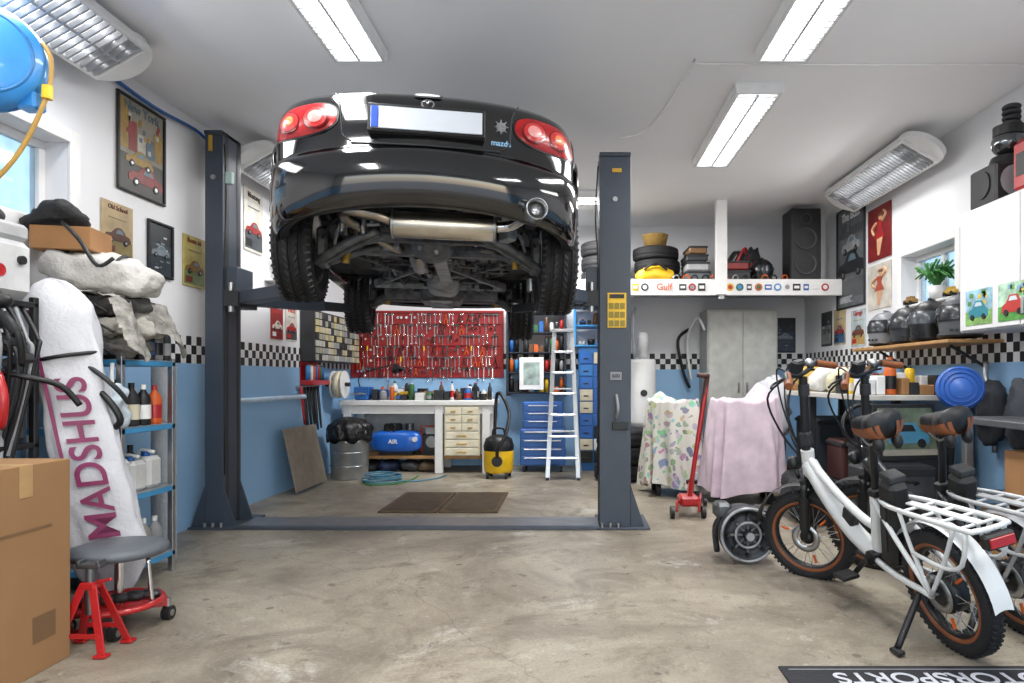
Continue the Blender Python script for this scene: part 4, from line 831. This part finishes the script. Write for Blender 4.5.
b=B('potted_herb'); b.T=TR(2.98,5.45,1.766); b.lathe([(0,0),(.05,0),(.07,.11),(.06,.11)],(0,0,0),(0,0,1),WHT)
for i in range(90):
    a=R.uniform(0,6.28); r=R.uniform(.05,.19); b.tube([(0,0,.1),(r*.5*math.cos(a),r*.5*math.sin(a),.22),(r*math.cos(a)*.6,r*math.sin(a)*1.4,.15+.16*R.random())],.009,GRN,n=4,sub=3)
b.done()
for y,c in ((5.85,'#8f6a38'),(5.22,'#b8953a')):
    b=B('model_car')
    b.box((2.97,y,1.80),(.06,.16,.03),M(c,.4),b=.01); b.box((2.97,y,1.825),(.05,.08,.03),M(c,.4),b=.01)
    for s in (-.05,.05): b.cyl((2.935,y+s,1.785),(3.0,y+s,1.785),.018,BLK)
    b.done()
b=B('wall_cabinet'); b.bx(2.65,XR-.005,3.3,4.55,1.43,2.24,M('#cfcfd0',.4,var=.03),b=.006)
for y in (3.32,3.93): b.bx(2.635,2.65,y,y+.6,1.44,2.23,M('#d8d8d9',.4,var=.03))
b.bx(2.62,2.636,3.88,3.9,1.5,1.6,STEEL)
for k,(yc,bg,bg2,c) in enumerate(((4.32,'#8fb8c8','#7aa35a','#2a7f8f'),(3.98,'#a8c9b0','#4f8f3f','#b3302a'),(3.68,'#b8c9a0','#5a8f3f','#c07a2a'))):
    b.T=FR((2.634,yc,1.58),(0,-1,0)); b.bx(-.14,.14,-.11,.12,0,.002,M(bg,.4,var=.4,scale=20),b=.0003); b.bx(-.14,.14,-.11,-.02,.002,.003,M(bg2,.4,var=.4,scale=20),b=.0003)
    for q in range(8): xx=R.uniform(-.13,.09); yy=R.uniform(.0,.09); b.bx(xx,xx+.04,yy,yy+.03,.002,.003,M(R.choice(['#4f8040','#6fa35a','#c9b45a','#7fa8c0']),.4),b=.0003)
    b.poly([(-.10,-.06),(-.10,-.02),(-.06,.0),(-.03,.045),(.04,.045),(.07,.005),(.10,-.02),(.10,-.06)],.003,.006,M(c,.4)); b.poly([(-.035,.01),(-.02,.035),(.03,.035),(.045,.01)],.006,.007,M('#c5d5dc',.3))
    for s in (-.06,.06): b.cyl((s,-.06,.003),(s,-.06,.008),.02,BLK,n=14)
b.done()
b=B('portable_speaker'); b.bx(2.68,2.95,4.22,4.5,2.241,2.50,M('#1c1d1f',.5),b=.015); b.cyl((2.68,4.36,2.38),(2.67,4.36,2.38),.09,DRK); b.cyl((2.81,4.215,2.38),(2.81,4.225,2.38),.1,GRY); b.done()
b=B('coffee_maker'); b.cyl((2.84,4.34,2.501),(2.84,4.34,2.56),.12,BLK,r2=.10); b.lump((2.84,4.34,2.65),(.20,.20,.18),M('#6c6f71',.15,.9)); b.cyl((2.84,4.34,2.70),(2.84,4.34,2.76),.09,BLK)
for k in range(4): b.torus((2.86,4.34,2.78+k*.035),(0,0,1),.04,.016,DRK)
b.done()
b=B('red_fuel_can'); b.box((2.83,4.0,2.415),(.24,.26,.34),RED,b=.04); b.tube([(2.76,4.0,2.58),(2.78,4.0,2.66),(2.88,4.0,2.66),(2.9,4.0,2.58)],.014,RED); b.cyl((2.8,3.92,2.58),(2.8,3.92,2.63),.03,BLK); b.box((2.709,4.0,2.42),(.005,.14,.14),BLK); b.done()
b=B('side_counter'); b.bx(2.45,XR-.01,3.4,4.3,.84,.88,M('#6d6f72',.4,.6)); 
for y in (3.45,4.2): b.bx(2.48,2.53,y,y+.05,0,.84,ALU); b.bx(2.92,2.97,y,y+.05,0,.84,ALU)
b.bx(2.5,2.96,3.45,4.23,.4,.42,ALU); b.done()
b=B('wall_water_pipe'); b.tube([(2.95,4.75,1.24),(2.93,4.72,1.1),(2.96,4.7,.95),(2.98,4.7,.6)],.018,STEEL); b.done()
b=B('cardboard_box'); b.bx(2.56,2.9,3.55,3.95,.421,.7,CARD); b.bx(2.555,2.905,3.72,3.77,.695,.703,CREAM); b.done()
b=B('cardboard_box'); b.bx(2.56,2.9,3.85,4.18,0,.34,M('#9a754c',.85)); b.done()
b=B('floor_mat'); b.bx(.80,2.5,1.95,2.59,0,.008,M('#1c1d22',.8,bump=.3)); b.bx(.83,2.47,1.98,1.985,.008,.009,GRY,b=.0002); b.bx(.83,2.47,2.555,2.56,.008,.009,GRY,b=.0002)
b.text('MOTORSPORTS',Matrix.Translation((1.42,2.485,.009))@Matrix.Rotation(pi,4,'Z'),.125,M('#b8bac0',.6),.0008); b.done()
b=B('floor_drain_plate'); DP=M('#5a4a36',.6,.4,.3)
for x0,x1 in ((-1.62,-1.125),(-1.115,-.62)): b.bx(x0,x1,5.55,6.5,0,.014,DP); b.bx(x0+.04,x1-.04,5.6,6.45,.014,.017,M('#4b3e2e',.6,.4,.3),b=.001)
b.done()
# ------------------------------------------------------------------ left side foreground
b=B('large_cardboard_box'); x0,x1,y0,y1,h=-2.6,-2.03,2.26,2.70,.80
CB2=M('#8d6a46',.85,var=.06,scale=3); b.bx(x0,x1,y0,y1,0,h,CB2,b=.003); b.bx(x0,x1+.001,(y0+y1)/2-.03,(y0+y1)/2+.03,h-.001,h+.001,M('#a8885e',.4),b=.0002); b.bx(x1,x1+.0015,(y0+y1)/2-.03,(y0+y1)/2+.03,h-.12,h,M('#a8885e',.4),b=.0002)
b.bx(x1,x1+.002,y0+.25,y0+.36,.12,.22,M('#6d5236',.9),b=.0002); b.bx(x1,x1+.002,y0+.1,y0+.34,.55,.56,M('#6d5236',.9),b=.0002); b.done()
def ring(b,x,y,z,r,t,m): b.torus((x,y,z),(0,0,1),r,t,m)
b=B('mechanic_stool'); x,y=-2.05,3.02
b.lathe([(0,.375),(.15,.375),(.19,.365),(.2,.35),(.19,.33),(.15,.325),(0,.325)],(x,y,0),(0,0,1),M('#565b61',.45,bump=.1),36); b.cyl((x,y,.1),(x,y,.33),.02,CHROME)
ring(b,x,y,.11,.17,.014,RED); b.lathe([(.17,.10),(.16,.095),(0,.095)],(x,y,0),(0,0,1),RED,30)
for k in range(4):
    a=k*pi/2+.5; px,py_=x+.19*math.cos(a),y+.19*math.sin(a); b.beam((x,y,.09),(px,py_,.085),.04,.025,RED); b.cyl((px,py_,.05),(px,py_,.1),.012,STEEL)
    b.cyl((px-.018,py_,.032),(px+.018,py_,.032),.032,BLK); b.cyl((px-.02,py_,.032),(px+.02,py_,.032),.015,STEEL)
for s in (-1,1): b.tube([(x+s*.13,y,.32),(x+s*.14,y,.2),(x+s*.15,y,.1)],.01,CHROME,sub=3)
for i in range(5): b.lump((x+.05*i-.1,y-.06+.03*i,.13),(.09,.06,.05),R.choice([BLK,DSTEEL,DRK]))
b.done()
def jackstand(x,y):
    b=B('jack_stand')
    for sx in (-1,1):
        for sy in (-1,1): b.beam((x+sx*.10,y+sy*.08,.005),(x+sx*.02,y+sy*.02,.27),.032,.008,RED); b.box((x+sx*.10,y+sy*.08,.008),(.05,.04,.012),RED)
    b.box((x,y,.27),(.06,.06,.03),RED); b.cyl((x,y,.15),(x,y,.34),.02,DSTEEL); b.box((x,y,.35),(.1,.05,.02),DSTEEL); b.box((x-.04,y,.362),(.015,.05,.02),DSTEEL); b.box((x+.04,y,.362),(.015,.05,.02),DSTEEL)
    for s in (-1,1): b.beam((x-.08,y+s*.065,.08),(x+.08,y+s*.065,.08),.02,.006,RED)
    b.beam((x+.03,y,.28),(x+.1,y-.02,.3),.012,.012,RED); b.done()
jackstand(-1.99,2.76); jackstand(-2.30,2.85)
b=B('ski_bag'); L=Vector((-.34,-.02,1.55)); T=FR(Vector((-2.20,3.25,.06)),L,(-.8,-.45,-.1)); b.T=T; LL=L.length
BAG=M('#c3c4c9',.6,var=.05,bump=.3)
def bag(u,v):
    a=u*2*pi; x=v*LL; w=.145*min(1,(math.sin(min(v,1-v)*pi*1.0)*3.2))**.5 if 0<v<1 else 0; d=.065*min(1,math.sin(v*pi)*2.5)**.5 if 0<v<1 else 0
    w*=1+.06*math.sin(v*9); nz=.026*noise.noise(Vector((v*9,math.cos(a)*2,math.sin(a)*2)))
    return (x,math.copysign(abs(math.cos(a))**.7,math.cos(a))*(w+nz),math.copysign(abs(math.sin(a))**.7,math.sin(a))*(d+nz*.6))
b.grid(bag,40,60,BAG); b.text('MADSHUS',Matrix.Translation((LL*.43,-.01,.080)),.175,M('#7a1f50',.5),.003,shear=.15)
b.bx(LL*.42,LL*.9,.085,.10,.066,.07,M('#7a1f50',.5),b=.001)
b.tube([(LL*.75,.14,.04),(LL*.75,0,.085),(LL*.75,-.14,.04)],.010,BLK); b.tube([(LL*.15,.13,.04),(LL*.15,0,.085),(LL*.15,-.13,.04)],.010,BLK); b.done()
b=B('garage_shelf_unit'); SH=M('#3f8fc0',.4); x0,x1,y0,y1=XL+.01,-2.33,3.45,3.92
for x in (x0,x1-.03):
    for y in (y0,y1-.03): b.bx(x,x+.03,y,y+.03,0,1.24,ALU,b=.002)
for z in (.12,.50,.86,1.22): b.bx(x0,x1,y0,y1,z-.03,z,SH,b=.003); b.bx(x0+.02,x1-.0,y0+.02,y1-.02,z,z+.004,M('#a6abb0',.4,.5))
b.done()
def shelfstuff(z,n,hm,cols,big=False):
    b=B('shelf_bottles')
    for i in range(n):
        for row in (0,1,2):
            y=3.51+i*(.40/n)+row*.02; x=-2.385-row*.13; h=hm*R.uniform(.7,1)
            if big and row==0: 
                b.box((x-.03,y+.01,z+h*.4),(.11,.12,h*.8),M('#c9c9c6',.4),b=.02); b.cyl((x-.03,y,z+h*.8),(x-.03,y,z+h*.92),.022,BLU); b.tube([(x-.08,y,z+h*.8),(x-.05,y,z+h*.95),(x+.02,y,z+h*.9)],.01,WHT); b.box((x-.03,y-.052,z+h*.35),(.07,.004,.08),BLU)
            else: bottle(b,x,y,z,.038,h,R.choice(cols),R.choice([BLK,RED,WHT]))
    b.done()
shelfstuff(.125,4,.26,[DRK,GRY,M('#5f6a50',.5),M('#8f8f88',.4)]); shelfstuff(.505,3,.28,[BLK,DRK],True); shelfstuff(.865,4,.27,[BLK,DRK,ORG,M('#8f8f88',.4),M('#a8832c',.5),RED])
b=B('shelf_bottles')
for i in range(4): bottle(b,-2.37,3.66+i*.075,1.225,.03,.2,R.choice([BLK,DRK,WHT,GRY]),rc())
b.done()
b=B('plastic_bag'); b.lump((-2.33,3.36,.98),(.16,.12,.2),M('#b8c4cc',.3,bump=.5),amp=.05,p=.8,seed=12,nu=40,nv=24); b.tube([(-2.33,3.38,1.06),(-2.36,3.42,1.15),(-2.37,3.44,1.2)],.01,WHT); b.done()
b=B('hanging_black_hose'); b.tube([(-2.45,3.30,1.10),(-2.3,3.26,1.05),(-2.22,3.28,.92),(-2.3,3.30,.86)],.016,BLK); b.tube([(-2.5,3.28,1.2),(-2.35,3.24,1.18),(-2.24,3.27,1.08),(-2.22,3.34,1.0)],.012,DRK); b.tube([(-2.5,3.28,1.2),(-2.5,3.42,1.22)],.012,DRK,sub=1); b.done()
def jacket(name,c,d,col,seed,rot=0,amp=.045,var=.35):
    b=B(name); b.lump(c,d,M(col,.9,var=var,scale=16,bump=.7),rot=(0,rot,0),amp=amp,p=.6,seed=seed,nu=60,nv=30,fr=3.6)
    b.tube([(c[0]+d[0]*.1,c[1]-d[1]*.5,c[2]+d[2]*.3),(c[0]+d[0]*.3,c[1]-d[1]*.56,c[2]),(c[0]+d[0]*.42,c[1]-d[1]*.5,c[2]-d[2]*.35)],.007,BLK,n=6); b.done()
jacket('moving_blanket',(-2.58,3.62,1.295),(.52,.40,.12),'#6f6d6a',3)
jacket('folded_quilt',(-2.56,3.60,1.40),(.54,.40,.12),'#aaa69d',7,3)
jacket('folded_jacket',(-2.58,3.60,1.50),(.50,.38,.11),'#4c4b4a',11,-3)
b=B('grey_jacket'); JK=M('#8d8a84',.95,var=.5,scale=20,bump=.8)
b.grid(lambda u,v:(-2.35+.05*math.sin(u*9)+.10*v+.02*math.sin(u*22)*v,3.38+u*.44,1.53-.24*v*(1+.35*math.sin(u*7))+.03*noise.noise(Vector((u*8,v*8,0)))),40,20,JK); b.grid(lambda u,v:(-2.62+.28*v,3.38+u*.42,1.575-.03*v*v+.03*noise.noise(Vector((u*7,v*5,2)))),30,16,JK); b.done()
b=B('rolled_sleeping_bag'); b.lump((-2.52,3.58,1.68),(.56,.28,.21),M('#bcbab6',.8,var=.1,bump=.6),rot=(0,10,8),amp=.035,p=.75,seed=4,nu=64,nv=30)
for dx in (-.14,.10): b.torus((-2.52+dx,3.58+dx*.14,1.68-dx*.18),(1,.14,-.18),.118,.008,DRK)
b.done()
b=B('small_cardboard_box'); b.box((-2.66,3.55,1.85),(.28,.24,.12),CARD,rot=(0,0,12)); b.done()
b=B('black_tool_bag'); b.lump((-2.7,3.5,1.96),(.28,.24,.12),M('#1b1c1f',.7,bump=.6),amp=.05,p=.8,seed=9); b.tube([(-2.62,3.42,1.93),(-2.5,3.38,1.83),(-2.42,3.4,1.70),(-2.35,3.42,1.74)],.010,BLK); b.done()
b=B('rolled_mat'); b.cyl((-2.52,4.12,0),(-2.52,4.12,1.2),.07,M('#a2a8af',.5,bump=.3),n=28); b.torus((-2.52,4.12,1.2),(0,0,1),.05,.02,GRY); b.done()
b=B('welding_machine_cart'); x0,x1,y0,y1=XL+.02,-2.49,2.8,3.12
for x in (x0,x1-.03):
    for y in (y0,y1-.03): b.bx(x,x+.03,y,y+.03,.05,1.5,BLK)
for z in (.2,.8,1.45): b.bx(x0,x1,y0,y1,z,z+.025,BLK)
xc=(x0+x1)/2
b.box((xc,2.97,1.62),(.32,.30,.28),M('#bfc0c1',.4),b=.04); b.bx(x0+.05,x1-.05,2.812,2.822,1.6,1.72,DRK); b.box((xc+.05,2.97,1.79),(.2,.26,.08),M('#a9aaac',.4),b=.02); b.lump((xc+.02,2.97,1.86),(.18,.2,.1),DRK)
b.cyl((x1-.03,2.92,1.60),(x1-.01,2.92,1.60),.028,RED); b.cyl((x1-.03,3.03,1.66),(x1+.0,3.03,1.66),.02,BLK)
b.box((xc,2.97,1.0),(.28,.26,.34),M('#3a3d43',.5),b=.02); b.box((xc,2.97,.4),(.28,.28,.34),M('#5d2324',.5),b=.02)
for k in range(6): b.tube([(x1-.02,2.84+.04*k,1.45),(x1+.03+.05*R.random(),2.82+.04*k,1.3),(x1+.03+.05*R.random(),2.85+.03*k,1.1+.15*R.random()),(x1-.03,2.95,.95-.08*k),(x1+.05*R.random(),2.9+.04*k,.75)],.010,R.choice([BLK,DRK,GRY]))
b.tube([(x1+.03,2.85,1.15),(x1+.08,2.83,1.04),(x1+.05,2.85,.92),(x1+.0,2.88,1.0)],.018,RED,closed=True)
b.tube([(x1-.05,2.86,1.36),(x1+.06,2.84,1.40),(x1+.12,2.86,1.30),(x1+.10,2.9,1.18)],.014,BLK); b.cyl((x1+.06,2.84,1.40),(x1+.11,2.86,1.32),.022,RUB)
b.tube([(x1,2.9,1.15),(x1+.10,2.92,1.13),(x1+.19,3.0,1.09),(x1+.24,3.05,1.0)],.013,BLK)
b.box((x1+.02,2.9,1.28),(.1,.08,.06),BLK,rot=(0,30,0),b=.02); b.box((x1+.04,2.95,1.2),(.12,.06,.05),DRK,rot=(0,-20,0),b=.02); b.lump((x1+.03,2.87,1.46),(.1,.08,.07),BLK)
for s in (2.85,3.08): b.cyl((x0+.05,s-.02,.05),(x0+.05,s+.02,.05),.05,BLK); b.cyl((x1-.05,s-.02,.05),(x1-.05,s+.02,.05),.05,BLK)
b.done()
b=B('air_hose_reel'); c=Vector((XL+.23,2.98,2.56)); HR=M('#2f86cc',.4,coat=.3); ax=Vector((.55,-.8,0)).normalized()
b.lathe([(0,-.10),(.16,-.10),(.215,-.08),(.235,-.03),(.235,.03),(.215,.08),(.16,.10),(0,.10)],c,ax,HR,40); b.lathe([(0,.115),(.05,.115),(.06,.10)],c,ax,M('#246ea8',.4),24); b.torus(c+ax*.09,ax,.18,.008,M('#246ea8',.4)); b.torus(c,ax,.236,.008,M('#246ea8',.4))
b.box(tuple(c+Vector((-.12,.02,0))),(.2,.06,.2),BLK); b.box(tuple(c+Vector((.15,.08,-.17))),(.09,.08,.08),HR,b=.01)
YH=M('#a8843a',.5); px=-2.40; b.tube([(px-.03,3.06,2.66),(px+.01,3.06,2.58),(px,3.05,2.42),(px-.08,3.0,2.15),(px-.2,2.95,1.95),(px-.3,2.95,1.85)],.010,YH); b.cyl((px+.002,3.05,2.46),(px,3.05,2.40),.022,YEL); b.done()
# ------------------------------------------------------------------ camera/world
w=bpy.data.worlds.new('World'); bpy.context.scene.world=w; w.use_nodes=True; nt=w.node_tree; bg=nt.nodes['Background']
sky=nt.nodes.new('ShaderNodeTexSky'); sky.sky_type='NISHITA'; sky.sun_disc=False; sky.sun_elevation=math.radians(35); sky.sun_rotation=2.5
mx=nt.nodes.new('ShaderNodeMix'); mx.data_type='RGBA'; mx.inputs[0].default_value=.6; nt.links.new(sky.outputs[0],mx.inputs[6]); mx.inputs[7].default_value=(3.2,3.4,3.7,1); nt.links.new(mx.outputs[2],bg.inputs[0]); bg.inputs[1].default_value=.72
cam=bpy.data.cameras.new('Camera'); co=bpy.data.objects.new('Camera',cam); bpy.context.scene.collection.objects.link(co); co.location=(0,0,1.125); co.rotation_euler=(pi/2,0,0)
cam.lens=23.45; cam.sensor_width=36; cam.shift_x=-60/1024; cam.shift_y=36.5/1024; cam.clip_start=.05
bpy.context.scene.camera=co
sc=bpy.context.scene
sc.view_settings.view_transform='Standard'; sc.view_settings.exposure=0.18
